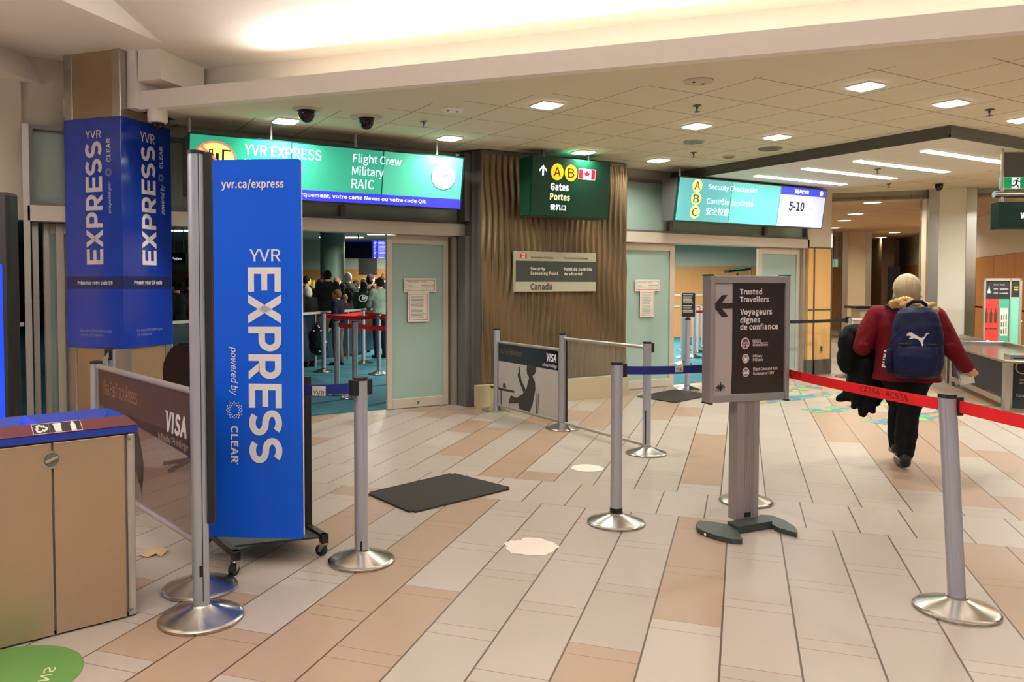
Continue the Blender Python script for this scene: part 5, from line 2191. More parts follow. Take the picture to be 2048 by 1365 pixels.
for i in range(26):
    a = i / 25
    x = -.11 + .29 * a
    ell(b, (x + .01 * math.sin(i * 2.1), -.14 - .02 * math.sin(i * 1.3), 1.34 - .03 * a + .02 * math.sin(i * 2.7)), (.03, .028, .028))
    ell(b, (x * .8 + .02, -.155, 1.30 - .05 * a + .015 * math.cos(i * 1.9)), (.022, .02, .022))
baked(b, .007, 1, mat('curly_tan_hair', 'A5854F', .7, noise=.3, scale=40, bump=.8), 'curly_ponytail', t)
b = bm_new()
for i in range(14):
    a = 2 * math.pi * i / 14
    ell(b, (-.015 + .045 * math.cos(a), -.135 + .02 * math.sin(a), 1.358 + .022 * math.sin(a)), (.018, .018, .02))
baked(b, .005, 1, mat('gold_satin', 'D9A878', .25, .3), 'hair_scrunchie', t)
t.rotation_euler = (0, 0, RZ)


def local_thing(name, label, cat, zc=0.):
    o = thing(name, label, cat, WX)
    return o


def finish(o, dz):
    """origin lifted to the underside of a carried thing"""
    for c in o.children:
        c.data.transform(Matrix.Translation((0, 0, -dz)))
    o.location = WX + V((0, 0, dz))
    o.rotation_euler = (0, 0, RZ)


# backpack
NV = cloth('navy_nylon', '141A3C', .55)
NV2 = cloth('dark_navy_nylon', '0E1226', .6)
t = local_thing('backpack', 'navy blue backpack with white leaping cat emblem on the walking person', 'backpack')
b = bm_new()
cx = .055
loft(b, [(cx, -.265, .765, .12, .07), (cx, -.27, .79, .165, .10), (cx, -.275, .90, .188, .115), (cx, -.27, 1.05, .185, .11), (cx, -.26, 1.18, .17, .095), (cx, -.25, 1.27, .14, .08), (cx, -.235, 1.32, .085, .05)], 40)
baked(b, .008, 3, NV, 'main_bag', t, None, .007, 9)
b = bm_new()
loft(b, [(cx, -.345, .79, .11, .03), (cx, -.355, .83, .135, .055), (cx, -.36, .94, .14, .06), (cx, -.35, 1.01, .135, .05), (cx, -.34, 1.03, .12, .03)], 32)
baked(b, .008, 2, NV, 'front_pocket', t, None, .006, 10)
b = bm_new()
loft(b, [(cx - .175, -.26, .80, .035, .055), (cx - .185, -.265, .88, .04, .065), (cx - .178, -.262, .99, .03, .055)], 20)
baked(b, .008, 2, NV2, 'side_pocket', t)
b = bm_new()
tube(b, [(cx - .07, -.22, 1.29), (cx - .06, -.23, 1.335), (cx - .03, -.235, 1.36), (cx + .03, -.235, 1.36), (cx + .06, -.23, 1.335), (cx + .07, -.22, 1.29)], .013, 10)
obj('grab_handle', b, NV2, None, True).parent = t
for sgn, nm in ((1, 'R'), (-1, 'L')):
    b = bm_new()
    x0 = cx + sgn * .06
    x1 = sgn * .135 + .01
    pth = [(x0, -.20, 1.27), (x0 + (x1 - x0) * .6, -.165, 1.295), (x1, -.09, 1.322), (x1, .0, 1.322), (x1 * 1.02, .10, 1.285), (x1 * 1.05, .165, 1.20), (x1 * 1.1, .175, 1.05), (x1 * 1.25, .10, .92), (x1 * 1.2, -.15, .85)]
    for p0_, p1_ in zip(pth, pth[1:]):
        for k_ in range(5):
            a_ = V(p0_).lerp(V(p1_), k_ / 5)
            ell(b, a_, (.032, .016, .013))
    baked(b, .009, 2, NV2, 'shoulder_strap', t)
b = bm_new()
PK = Plane((cx, -.366, 1.075), (1, 0, 0), (0, .12, 1))
cat_ = [(-.62, .36), (-.5, .5), (-.4, .46), (-.36, .53), (-.3, .44), (-.12, .34), (.08, .2), (.26, .08), (.42, .12), (.52, .3), (.6, .46), (.74, .5), (.8, .42), (.68, .4), (.6, .3), (.5, .06), (.42, -.06), (.4, -.3), (.42, -.52), (.34, -.56), (.3, -.4), (.2, -.16), (.02, .0), (-.2, .06), (-.3, .0), (-.46, .0), (-.5, .06), (-.38, .1), (-.36, .18), (-.52, .24), (-.66, .22), (-.68, .3)]
poly(b, PK, [(x * .105 - .01, y * .098) for x, y in cat_], .012)
obj('cat_emblem', b, 'white', None, fix=False).parent = t
b = bm_new()
PK2 = Plane((cx - .228, -.27, .82), (-.12, -1, 0), (.05, 0, 1))
PK2 = Plane((cx - .215, -.285, .82), (.55, -.83, 0), (.12, .1, 1))
text(b, PK2, 'PUMA', (-.025, .02, .022, .165), rot=90, bold=.03, d=.016)
obj('side_lettering', b, 'white', None, fix=False).parent = t
b = bm_new()
PK3 = Plane((cx, -.375, 1.035), (1, 0, 0))
pbox(b, PK3, -.125, -.006, .125, .006, -.06, .004, .003)
obj('zip', b, mat('brown_zip', '2A2420', .6), None).parent = t
finish(t, .76)

# black coat over the left forearm
t = local_thing('coat', 'black coat hanging over the left forearm of the walking person', 'coat')
b = bm_new()
CO = cloth('black_wool', '0B0B0C')
ell(b, (-.36, .08, 1.10), (.10, .11, .06))
ell(b, (-.41, .05, 1.00), (.085, .10, .13))
ell(b, (-.42, .05, .87), (.085, .09, .13))
ell(b, (-.30, .10, .95), (.09, .10, .2))
for pts in ([(-.33, .10, .95, .09), (-.34, .08, .72, .085), (-.40, .08, .56, .05), (-.475, .08, .53, .02)], [(-.25, .10, .9, .09), (-.26, .08, .66, .09), (-.29, .08, .5, .06), (-.30, .08, .42, .035)],
            [(-.18, .12, .85, .08), (-.18, .10, .62, .08), (-.20, .1, .52, .04)], [(-.28, .02, .85, .06), (-.33, .02, .62, .05), (-.37, .03, .47, .03)], [(-.23, .05, .6, .05), (-.235, .06, .47, .03), (-.225, .06, .44, .02)]):
    chain(b, [((x, y, z), r_) for x, y, z, r_ in pts], 16)
baked(b, .010, 2, CO, 'coat_cloth', t, None, .022, 9, (1, 1, .45))
finish(t, .40)
# boarding card in the right hand
t = local_thing('card', 'white paper card held in the right hand of the walking person', 'card')
b = bm_new()
PC = Plane((.452, .085, .70), (.95, .1, .2), (-.2, 0, 1))
pbox(b, PC, -.045, -.0, .05, .085, -.001, .001)
obj('card_sheet', b, 'paper', None).parent = t
b = bm_new()
pbox(b, PC, -.055, -.02, -.048, .105, -.003, -.001)
obj('card_stub', b, 'wallpaint', None).parent = t
finish(t, .69)

# ---- people queuing in the hall
WP = lambda p_, d: lateral(p_, d)
NAV, BLK, DGR = cloth('navy_cloth', '151C2E'), cloth('black_cloth', '121213'), cloth('dark_green_cloth', '12301F')
GRG, SUIT, BRN = cloth('sage_cloth', '7E8F80'), cloth('charcoal_suit', '1A1918'), cloth('brown_cloth', '4A3528')
JEAN, TAN = cloth('dark_denim', '1C2535'), cloth('grey_trousers', '5A554D')
HB, HD, HW, HG = cloth('brown_hair', '6B4A2E'), cloth('dark_hair', '17110E'), cloth('white_hair', 'CFC8BA'), cloth('grey_knit', '8B8E88')
HBL = cloth('blond_hair', '8C6B42')
vd = math.atan2(FW.x, FW.y)
face_away = -vd


def bag_at(t, q, s, side='R', name='x'):
    pass


person('person with white hair in a black coat holding a shiny black bag', WP(616, 14.2), face_away + 1.0, 1.46, BLK, BLK, HW, 'bob', dict(elR=(.25, .02, 1.12), wrR=(.27, .10, .86)), coat=.25, tilt=.2)
p_ = WP(634, 13.75)
b = bm_new()
ell(b, (p_.x, p_.y, .58), (.16, .12, .20))
ell(b, (p_.x + .03, p_.y, .42), (.18, .13, .18))
tube(b, [(p_.x - .06, p_.y, .72), (p_.x, p_.y, .86), (p_.x + .06, p_.y, .72)], .012)
o = baked(b, .016, 1, mat('shiny_black_bag', '101012', .15, noise=.2, bump=1.), 'shopping_bag')
tag(o, 'shiny black bag hanging beside the white haired person', 'bag')
person('person in a dark suit seen from behind beyond the glass rail', WP(655, 16.9), face_away, 1.80, SUIT, SUIT, HD, 'short', wide=1.12)
person('boy with brown hair in navy and green jacket beside the red belts', WP(676, 14.5), face_away + 1.3, 1.40, NAV, TAN, HB, 'short', dict(elR=(.2, .12, 1.15), wrR=(.12, .25, 1.1)), wide=.95)
b = bm_new()
pz = WP(681, 14.45)
ell(b, (pz.x, pz.y, 1.12), (.14, .10, .06))
person('small blond child behind the boy at the red belts', WP(690, 16.9), face_away + .6, 1.28, BRN, JEAN, HBL, 'short')
bm_free = b.free()
person('person wearing a grey beanie and black jacket, head turned left', WP(697, 17.8), face_away + .9, 1.76, BLK, BLK, HG, 'beanie')
P6 = WP(728, 17.3)


def emblem(t, q, s):
    b = bm_new()
    PE = Plane((0, -.17 * s, 1.30 * s), (1, 0, 0))
    ring(b, PE, 0, 0, .075, .10, .004, 20, .8)
    poly(b, PE, [(-.03, -.02), (.02, -.03), (.11, .02), (.10, .05), (.03, .035), (-.01, .05)], .005)
    obj('jersey_emblem', b, 'white', None, fix=False).parent = t


person('person with long dark hair in dark green jersey with white emblem', P6, face_away, 1.56, DGR, BLK, HD, 'long', extra=emblem)
person('person in a sage grey jacket beside the frosted door edge', WP(761, 15.9), face_away + .7, 1.63, GRG, NAV, HD, 'short', dict(elL=(-.2, .12, 1.12), wrL=(-.12, .28, 1.05)))
back = [(612, 19, 1.70, BLK, HD, 'short', 'dark haired person standing behind the white haired person'), (640, 18.6, 1.62, BRN, HD, 'short', 'person in brown left of the suited person in the back'),
        (673, 19.2, 1.66, BRN, HB, 'long', 'long haired person between suited person and the beanie'), (712, 19.0, 1.60, BLK, HD, 'short', 'dark clothed person right of the beanie in the back'),
        (740, 18.9, 1.74, BRN, HD, 'bob', 'person in brown behind the green jersey'), (752, 21.5, 1.66, NAV, HD, 'short', 'navy clothed person in the far crowd by the door edge'),
        (769, 20.5, 1.8, BLK, HB, 'short', 'tall person at the far right of the crowd by the door edge'), (727, 21.5, 1.66, GRG, HB, 'short', 'person in grey at the very back of the crowd')]
for px_, d_, h_, c_, hr_, st_, lab in back:
    person(lab, WP(px_, d_), face_away + rnd.uniform(-.8, .8), h_, c_, BLK, hr_, st_, vox=.018)
person('dark haired person with white collar glimpsed right of the blue column', WP(354, 13.2), face_away + 1.3, 1.56, BLK, BLK, HD, 'bun', tilt=.15)
person('person in navy and pink jacket glimpsed left of the tall pole', WP(380, 14.6), face_away + .3, 1.62, cloth('navy_pink_cloth', '231B33'), JEAN, HD, 'short')

# ================================================================== HALL FURNITURE
def hallpost(px_, py_, lab, base=None):
    p = base if base is not None else onz(px_, py_, 0)
    return dup(HP, p, lab, 'steel barrier posts in the screening hall')


HP, _t = stanchion((4.448, 12.836, .006), 'steel hall barrier post left end of the red belts', 'steel barrier posts in the screening hall')
HPOS = {1: HP.location.copy()}
for i, pos, lab in ((2, lateral(673, 10.6), 'steel hall post in front of the left red belt post'), (3, V((3.779, 9.68, 0)), 'nearest steel hall post behind the short front post'),
                    (4, V((5.579, 13.848, 0)), 'steel hall post behind the boy with crossing red belts'), (5, V((5.117, 12.022, 0)), 'steel hall post beside the frosted door edge'), (6, V((6.824, 16.661, 0)), 'far steel hall post near the crowd')):
    pos.z = .006
    HPOS[i] = pos
    hallpost(0, 0, lab, pos)
for a, c, lab in ((1, 4, 'red hall belt from left post to the post behind the boy'), (1, 5, 'red hall belt from left post to the post at the door edge'), (2, 3, 'red hall belt between the two nearest hall posts')):
    pa, pc = HPOS[a] + V((0, 0, .95)), HPOS[c] + V((0, 0, .95))
    dv = (pc - pa).normalized() * .05
    belt((pa + dv, pc - dv), 'belt_red', lab, .06, .02)
for a, end, lab in ((4, lateral(795, 14.2), 'red hall belt running right from the post behind the boy'), (3, lateral(800, 10.2), 'red hall belt running right from the nearest hall post'), (5, lateral(800, 11.8), 'red hall belt running right from the post at the door edge')):
    pa = HPOS[a] + V((0, 0, .95))
    pc = V((end.x, end.y, .93))
    dv = (pc - pa).normalized() * .05
    belt((pa + dv, pc), 'belt_red', lab, .06, .02)
    hallpost(0, 0, 'steel hall post behind the frosted leaf, ' + {4: 'farthest of three', 3: 'nearest of three', 5: 'middle of three'}[a], V((end.x, end.y, .006)) + dv.normalized() * .05)
for k_, (pos, lab) in enumerate((((14.334, 14.232), 'third steel post of the right hall row'), ((15.0, 14.9), 'fourth steel post of the right hall row'), ((12.97, 12.968), 'second steel post of the right hall row'), ((11.617, 11.655), 'first steel post of the right hall row'), ((10.7, 10.75), 'steel post just inside the right doors'))):
    hallpost(0, 0, lab, V((pos[0], pos[1], .006)))
for k_, (d_, lab) in enumerate(((16.0, 'far steel post of the right hall lane, nearer'), (17.2, 'far steel post of the right hall lane, middle'), (18.6, 'far steel post of the right hall lane, farthest'))):
    hallpost(0, 0, lab, lateral(1388 + 9 * k_, d_) + V((0, 0, .006)))
pa = V((11.617, 11.655, .95))
pc = pa + RT * 1.6
belt((pa + RT * .05, pc), 'belt_red', 'short red belt seen between notice sign and trusted travellers sign', .06, .01)
hallpost(0, 0, 'steel hall post hidden behind the trusted travellers sign', V((pc.x, pc.y, .006)) + RT * .05)
# glass rail with dark panels
P0_, P1_ = lateral(340, 10.55), lateral(800, 17.9)
d = (P1_ - P0_)
PG = Plane(P0_, d)
t = thing('glass_rail', 'long dark glass rail with pale handrail across the screening hall', 'rail', (P0_ + P1_) / 2)
Lg = d.length
b = bm_new()
pbox(b, PG, 0, .96, Lg, 1.0, -.03, .03)
obj('handrail', b, 'alu_light', t)
n = 6
for i in range(n):
    b = bm_new()
    pbox(b, PG, Lg * i / n + .03, .12, Lg * (i + 1) / n - .03, .95, -.006, .006)
    obj('glass_sheet', b, clear('dark_blue_glass', '22303F', .82), t)
    b = bm_new()
    pbox(b, PG, Lg * i / n - .02, .006, Lg * i / n + .02, .958, -.02, .02)
    obj('post', b, 'alu', t)
# flight information screens
pm = lateral(742, 19.5)
t = thing('flight_monitor', 'blue lit flight information monitor hanging beside a dark one', 'monitor', V((pm.x, pm.y, 2.4)))
PM = Plane(lateral(700, 17.5) + V((0, 0, 1.88)), RT)
u0, v0 = PM.uv(745, 517)
u1, v1 = PM.uv(773, 480)
b = bm_new()
pbox(b, PM, u0, v0, u1 + .2, v1, -.06, 0)
obj('casing', b, 'black', t)
b = bm_new()
rect(b, PM, u0 + .01, v0 + .01, u1 + .2, v1 - .01, .002)
sc1 = obj('screen', b, emat('lit_info_blue', '2A2FD0', 1.0), t, fix=False)
b = bm_new()
for i in range(13):
    y = v1 - .03 - (v1 - v0 - .05) * i / 12
    for a_, c_ in ((.03, .1), (.13, .3), (.33, .4)):
        rect(b, PM, u0 + a_, y - .006, u0 + c_ - rnd.random() * .04, y + .006, .004)
obj('list_lettering', b, emat('lit_list', 'DDE4FF', 1.), sc1, fix=False)
b = bm_new()
cyl(b, PM.pt(u0 + .3, v1, -.03), V((PM.pt(u0 + .3, 0, -.03).x, PM.pt(u0 + .3, 0, -.03).y, 2.95)), .02)
obj('hanger', b, 'alu_dark', t)
t2 = thing('dark_monitor', 'dark switched off monitor left of the blue flight monitor', 'monitor', PM.pt(-.1, v0, -.1))
b = bm_new()
um0 = PM.uv(690, 500)[0]
pbox(b, PM, um0, v0, u0 - .01, v1, -.3, 0)
obj('casing', b, cloth('near_black_navy', '0C0F26', .4), t2)
b = bm_new()
rect(b, PM, um0 + .02, v1 - .035, u0 - .02, v1 - .02, .002)
obj('light_strip', b, emat('lit_violet_strip', '5B62E8', .8), t2, fix=False)
b = bm_new()
cyl(b, PM.pt(um0 + .3, v1, -.03), V((PM.pt(um0 + .3, 0, -.03).x, PM.pt(um0 + .3, 0, -.03).y, 2.95)), .02)
obj('hanger', b, 'alu_dark', t2)
pc = lateral(666, 21)
b = bm_new()
lathe(b, [(.33, .004), (.33, 2.95)], pc, 36)
struct('column_round', b, mat('green_grey_column', '5F7268', .5), 'round green grey column in the screening hall', 'column', True)
b = bm_new()
q_ = lateral(717, 20.2)
fbox(b, q_ + V((0, 0, 1.75)), RT, fh, V((0, 0, 1)), .45, .3, .72)
solo('dark_cabinet', b, 'black', 'dark hanging screen back behind the crowd under the monitors', 'screen')
b = bm_new()
q_ = lateral(617, 22)
fbox(b, q_ + V((0, 0, 1.0)), RT, fh, V((0, 0, 1)), .16, .05, .62)
solo('yellow_poster', b, mat('yellow_poster', 'E8B02C', .5, emit=.3), 'bright yellow poster board behind the crowd', 'poster')
# blue sign glimpse between column and pole
q_ = lateral(343, 15)
t = thing('hall_sign', 'dark navy hanging sign glimpsed between blue column and tall pole', 'sign', q_ + V((0, 0, 1.9)))
b = bm_new()
PH = Plane(q_ + V((0, 0, 1.9)), RT)
pbox(b, PH, 0, 0, .28, .2, -.05, 0)
obj('box', b, NAV, t)
b = bm_new()
text(b, PH, 'toilets', (.06, .06, .2, .11))
disc(b, PH, .045, .1, .012)
obj('lettering', b, E_WHITE, t, fix=False)
b = bm_new()
for x in (.05, .23):
    cyl(b, PH.pt(x, .2, -.02), PH.pt(x, 1.05, -.02), .01)
obj('hanger', b, 'alu_dark', t)
# linear lights of the hall
for px_, d_, w_, lab in ((330, 21, 1.6, 'linear hall ceiling light nearest the blue column'), (640, 24, 1.3, 'linear hall ceiling light left of the round column'), (735, 22.5, 1.0, 'linear hall ceiling light above the monitors')):
    q_ = lateral(px_, d_)
    b = bm_new()
    fbox(b, q_ + V((0, 0, 2.925)), RT, fh, V((0, 0, 1)), w_, .2, .024)
    solo('hall_light', b, 'lamp_far', lab, 'ceiling light', 'linear lights in the screening hall')

# chair back behind the tinted panel
pc = lateral(366, 6.2)
t = thing('office_chair', 'dark brown rounded chair back behind the tinted panel', 'chair', pc)
b = bm_new()
Pc = Plane(pc, RT)
prism(b, [Pc.pt(x, z, -.05) for x, z in ((-.16, .55), (.16, .55), (.20, .80), (.17, .95), (.10, 1.02), (0, 1.035), (-.06, 1.02), (-.12, .97), (-.17, .85))], Pc.n * .07)
bmesh.ops.bevel(b, geom=b.edges[:], offset=.02, segments=2, affect='EDGES')
obj('backrest', b, cloth('dark_brown_leather', '2A1D1A', .4), t, True)
b = bm_new()
fbox(b, pc + V((0, 0, .42)) - RT * .2 - fh * .05, RT, fh, V((0, 0, 1)), .42, .42, .08, .03)
obj('seat', b, cloth('dark_brown_leather', '2A1D1A', .4), t)
b = bm_new()
cyl(b, pc + fh * .15 + V((0, 0, .06)), pc + fh * .15 + V((0, 0, .43)), .03)
for i in range(5):
    a = 2 * math.pi * i / 5
    cyl(b, pc + fh * .15 + V((0, 0, .07)), pc + fh * .15 + V((.24 * math.cos(a), .24 * math.sin(a), .03)), .02, .015, 10)
fbox(b, pc + V((-.02, -.02, .45)), RT, fh, V((0, 0, 1)), .05, .03, .3)
obj('star_base', b, 'black', t)
b = bm_new()

# digital totem at the left edge
q_ = lateral(20, 5.0)
t = thing('digital_totem', 'black digital totem with blue lit screen cut by left edge', 'totem', q_ - RT * .35)
PT = Plane(q_ - RT * .7, RT)
b = bm_new()
pbox(b, PT, 0, .03, .7, 2.08, -.12, 0, .02)
obj('casing', b, 'black', t)
b = bm_new()
pbox(b, PT, .06, .15, .655, 1.62, -.01, .002)
obj('screen', b, emat('lit_totem_blue', '1546E8', .45), t)
b = bm_new()
pbox(b, PT, -.05, 0, .75, .03, -.3, .12)
obj('foot_plate', b, 'black_metal', t)

# ================================================================== RIGHT HAND SIDE
# notice sign on a post at the right doors
pp = V((8.16, 8.10, 0))
S_N, T_N = stanchion(pp, 'steel barrier post carrying the small black notice sign at right doors', None, 1.0)
t = thing('post_notice', 'small black notice with pale print on a post at the right doors', 'sign', pp + V((0, 0, 1.02)))
PN = Plane(lateral(1349, pp.dot(V((FW.x, FW.y, 0))) - .0) + V((0, 0, 0)), RT)
PN = Plane(pp - RT * .10 + V((0, 0, 1.025)), RT)
wn_, hn_ = .215, .365
b = bm_new()
pbox(b, PN, 0, 0, wn_, hn_, -.012, 0, .002)
obj('frame', b, 'alu_light', t)
b = bm_new()
rect(b, PN, .014, .014, wn_ - .014, hn_ - .014, .001)
obj('black_sheet', b, 'txt_black', t, fix=False)
b = bm_new()
for v0, s_ in ((.315, 'Going somewhere?'), (.20, 'Voyageurs')):
    text(b, PN, s_, (.03, v0, .17, v0 + .02), bold=.02)
for i in range(5):
    rect(b, PN, .03, .29 - i * .016, .03 + .14 * (.8 + .2 * rnd.random()), .297 - i * .016, .0025)
    rect(b, PN, .03, .165 - i * .022, .03 + .14 * (.8 + .2 * rnd.random()), .173 - i * .022, .0025)
obj('pale_print', b, 'paper', t, fix=False)
b = bm_new()
fbox(b, T_N - RT * .02 - fh * .008 + V((0, 0, .012)), RT, fh, V((0, 0, 1)), .04, .016, .02)
obj('bracket', b, 'black', t)

# frame barrier beyond the pier with black belt
S_F, T_F = stanchion((11.55, 7.95, 0), 'steel barrier post in front of the orange pier', None, .965, (0, 0), False, (180,))
S_G, T_G = stanchion(V((11.55, 7.95, 0)) + CT * .95 + TT * .1, 'steel barrier post hidden behind the walking person', None, .965)
PFm = Plane(S_F.location.copy(), (S_G.location - S_F.location))
Lf = (S_G.location - S_F.location).length
t = panel(PFm, .05, .06, Lf - .05, .93, 1, 'pale_frame', 'pale barrier frame with clear sheet between orange pier and person', 'alu_light')
b = bm_new()
pbox(b, PFm, .07, .075, Lf - .07, .915, -.002, .002)
obj('clear_sheet', b, clear('clear_sheet_far', 'D8E0DC', .08, .05), t)
S_H, T_H = stanchion((9.6, 8.2, 0), 'steel barrier post hidden behind sign stand holding black belt', None, .965)
belt((T_H + V((.05, 0, -.043)), T_F + V((-.05, 0, -.043))), 'belt_black', 'black barrier belt with pale marks across the right door', .05, .008)
b = bm_new()
fbox(b, V((9.6 + 1.2, 8.07, .897)), V((1, -.12, 0)).normalized(), V((0, 0, 1)), V((0, 1, 0)), .04, .04, .004)

# wall socket on the pier
b = bm_new()
box(b, (11.47, 8.404, .36), (11.55, 8.411, .48), .002)
o = solo('wall_socket', b, 'basemetal', 'small metal wall socket low on the orange pier', 'socket')
b = bm_new()
for z in (.39, .43):
    box(b, (11.49, 8.401, z), (11.53, 8.405, z + .028))
obj('outlet', b, 'black', o)

# grey counter edge behind the person
q_ = lateral(1712, 15.5)
t = thing('counter', 'small dark topped counter by the far column', 'counter', q_)
b = bm_new()
fbox(b, q_ + V((0, 0, 1.02)), RT, fh, V((0, 0, 1)), .75, .5, .05, .01)
obj('counter_top', b, cloth('dark_green_top', '1E2A22', .4), t)
b = bm_new()
fbox(b, q_ + RT * .12 + fh * .05, RT, fh, V((0, 0, 1)), .6, .4, 1.02)
obj('cabinet', b, 'wallpaint', t)

# inspection bench
bz = .60
A_, B_ = onz(1898, 690, bz), onz(2010, 722, bz)
du_ = (B_ - A_).normalized()
dv_ = V((-du_.y, du_.x, 0))
if dv_.dot(RT) < 0:
    dv_ = -dv_
Lb = (B_ - A_).length
t = thing('inspection_bench', 'long low steel bench with navy panel behind the red belt', 'bench', (A_.x, A_.y, 0))
b = bm_new()
fbox(b, A_ - V((0, 0, .03)), du_, dv_, V((0, 0, 1)), Lb, .75, .03, .004)
obj('bench_top', b, mat('worn_steel_top', 'A59482', .22, .9), t)
b = bm_new()
fbox(b, A_ + dv_ * .70 + V((0, 0, -.01)), du_, dv_, V((0, 0, 1)), Lb, .05, .07, .004)
fbox(b, A_ - du_ * .06 + V((0, 0, -.03)), du_, dv_, V((0, 0, 1)), .06, .75, .09, .004)
obj('raised_lip', b, 'steel', t)
for u_ in (.0, Lb - .13):
    for w_ in (0, .62):
        b = bm_new()
        fbox(b, V((A_.x, A_.y, .004)) + du_ * u_ + dv_ * (.01 + w_), du_, dv_, V((0, 0, 1)), .13 if w_ == 0 else .06, .05, bz - .035, .004)
        obj('leg', b, 'steel', t)
PBe = Plane(V((A_.x, A_.y, 0)) + dv_ * .03, -du_ if (-du_).dot(RT) > 0 else du_)
sg = 1 if PBe.u.dot(du_) > 0 else -1
u0, u1 = sorted((sg * .16, sg * (Lb - .15)))
b = bm_new()
pbox(b, PBe, u0, .16, u1, bz - .04, -.01, .01)
pn = obj('navy_panel', b, cloth('dark_navy_panel', '0D1826', .4), t)
b = bm_new()
pbox(b, PBe, u0 - .02, .08, u1 + .02, .15, -.03, .012)
obj('bottom_rail', b, 'steel', t)
b = bm_new()
um = u0 + (u1 - u0) * .62
pl_ = [(0, .10), (.018, .07), (.02, .03), (.15, -.03), (.15, -.05), (.02, -.015), (.015, -.06), (.05, -.085), (.05, -.10), (0, -.09)]
pl_ = pl_ + [(-x, y) for x, y in pl_[::-1][1:-1]]
poly(b, PBe, [(um + x * 1.3, .44 + y * .9) for x, y in pl_], .012)
for i in range(6):
    a = math.pi + math.pi * i / 5
    disc(b, PBe, um + .24 * math.cos(a), .42 + .12 * math.sin(a), .010, None, .012, 10)
text(b, PBe, 'catsa.gc.ca', (um - .18, .215, um + .24, .25), bold=.02, d=.012)
text(b, PBe, 'acsta.gc.ca', (um - .18, .17, um + .24, .205), bold=.02, d=.012)
obj('panel_print', b, mat('pale_blue_grey_print', '9FB0B8', .5), pn, fix=False)
# second bench continuing away
A2 = A_ + du_ * -.12
t = thing('inspection_bench', 'second steel bench continuing behind the walking person', 'bench', (A2.x, A2.y, 0))
b = bm_new()
fbox(b, A2 - du_ * 1.5 - V((0, 0, .03)), du_, dv_, V((0, 0, 1)), 1.5, .55, .03, .004)
obj('bench_top', b, 'worn_steel_top' if 'worn_steel_top' in M else 'steel', t)
b = bm_new()
fbox(b, A2 - du_ * 1.5 + dv_ * .51, du_, dv_, V((0, 0, 1)), 1.5, .04, .07, .004)
obj('raised_lip', b, 'steel', t)
for u_ in (-.1, -1.45):
    for w_ in (.01, .46):
        b = bm_new()
        fbox(b, V((A2.x, A2.y, .004)) + du_ * u_ + dv_ * w_, du_, dv_, V((0, 0, 1)), .07, .06, bz - .035, .004)
        obj('leg', b, 'steel', t)
b = bm_new()
fbox(b, V((A2.x, A2.y, .16)) - du_ * 1.4 + dv_ * .03, du_, dv_, V((0, 0, 1)), 1.3, .02, .4, .004)
obj('grey_panel', b, 'alu_dark', t)

# screening information board behind the bench
q_ = onz(1979, 800, 0)
qd = lateral(1968, 12.2)
PI_ = Plane(qd, (RT * .96 - fh * .28))
u1 = PI_.uv(2043, 640)[0]
v0, v1 = PI_.uv(2010, 722)[1], PI_.uv(2010, 557)[1]
v0 = .55
t = thing('information_board', 'framed red and green information board behind the steel bench', 'sign', qd)
b = bm_new()
pbox(b, PI_, 0, v1 - .04, u1, v1, -.05, 0)
pbox(b, PI_, 0, .3, .025, v1, -.05, 0)
pbox(b, PI_, u1 - .035, .0, u1, v1, -.05, 0)
pbox(b, PI_, 0, 0, .04, .3, -.05, 0)
us = u1 * .68
pbox(b, PI_, us, .3, us + .018, v1, -.04, 0)
obj('frame', b, 'alu', t)
hd_ = v1 - .04
for nm, a_, c_, z0, z1, col in (('dark_header', .025, us, hd_ - .28, hd_, '2A2E33'), ('dark_header', us + .018, u1 - .035, hd_ - .25, hd_, '2A2E33'), ('red_sheet', .025, us * .60, .3, hd_ - .28, 'D8413C'), ('green_sheet', us * .60, us, .3, hd_ - .28, '49A98C'), ('mint_sheet', us + .018, u1 - .035, .3, hd_ - .25, '7CCDB4')):
    b = bm_new()
    pbox(b, PI_, a_, z0, c_, z1, -.03, -.012)
    obj(nm, b, mat(nm, col, .4), t)
PJ = Plane(PI_.pt(0, 0, -.012), PI_.u)
b = bm_new()
text(b, PJ, 'Secure\nitems\nready', (us * .38, hd_ - .2, us * .58, hd_ - .05), bold=.02)
text(b, PJ, 'Passez\nrapidement\nla sécurité', (us * .62, hd_ - .2, us * .95, hd_ - .05), bold=.02)
poly(b, PJ, [(us * .2, hd_ - .06), (us * .23, hd_ - .13), (us * .27, hd_ - .19), (us * .13, hd_ - .19), (us * .17, hd_ - .13)])
disc(b, PJ, us * 1.02 + .15, hd_ - .62, .02)
obj('white_print', b, 'white', t, fix=False)
b = bm_new()
text(b, PJ, 'Interdit', (us + .06, hd_ - .11, u1 - .05, hd_ - .08), bold=.03)
text(b, PJ, 'Prohibited', (us + .06, hd_ - .15, u1 - .05, hd_ - .12), bold=.03)
obj('yellow_print', b, mat('yellow_print', 'D6D44A', .5), t, fix=False)
b = bm_new()
for i, x in enumerate((.12, .30, .47)):
    u_ = us * x
    z_ = hd_ - .55
    poly(b, PJ, [(u_ - .018, z_ - .1), (u_ + .018, z_ - .1), (u_ + .02, z_ + .05), (u_ + .008, z_ + .08), (u_ + .008, z_ + .13), (u_ - .008, z_ + .13), (u_ - .008, z_ + .08), (u_ - .02, z_ + .05)])
    rect(b, PJ, u_ - .03, z_ - .2, u_ + .025, z_ - .185)
obj('bottle_print', b, mat('olive_bottle_print', '4A3A22', .5), t, fix=False)
b = bm_new()
rect(b, PJ, us * .66, hd_ - .85, us * .95, hd_ - .42)
sh_ = obj('white_chart', b, 'paper', t, fix=False)
b = bm_new()
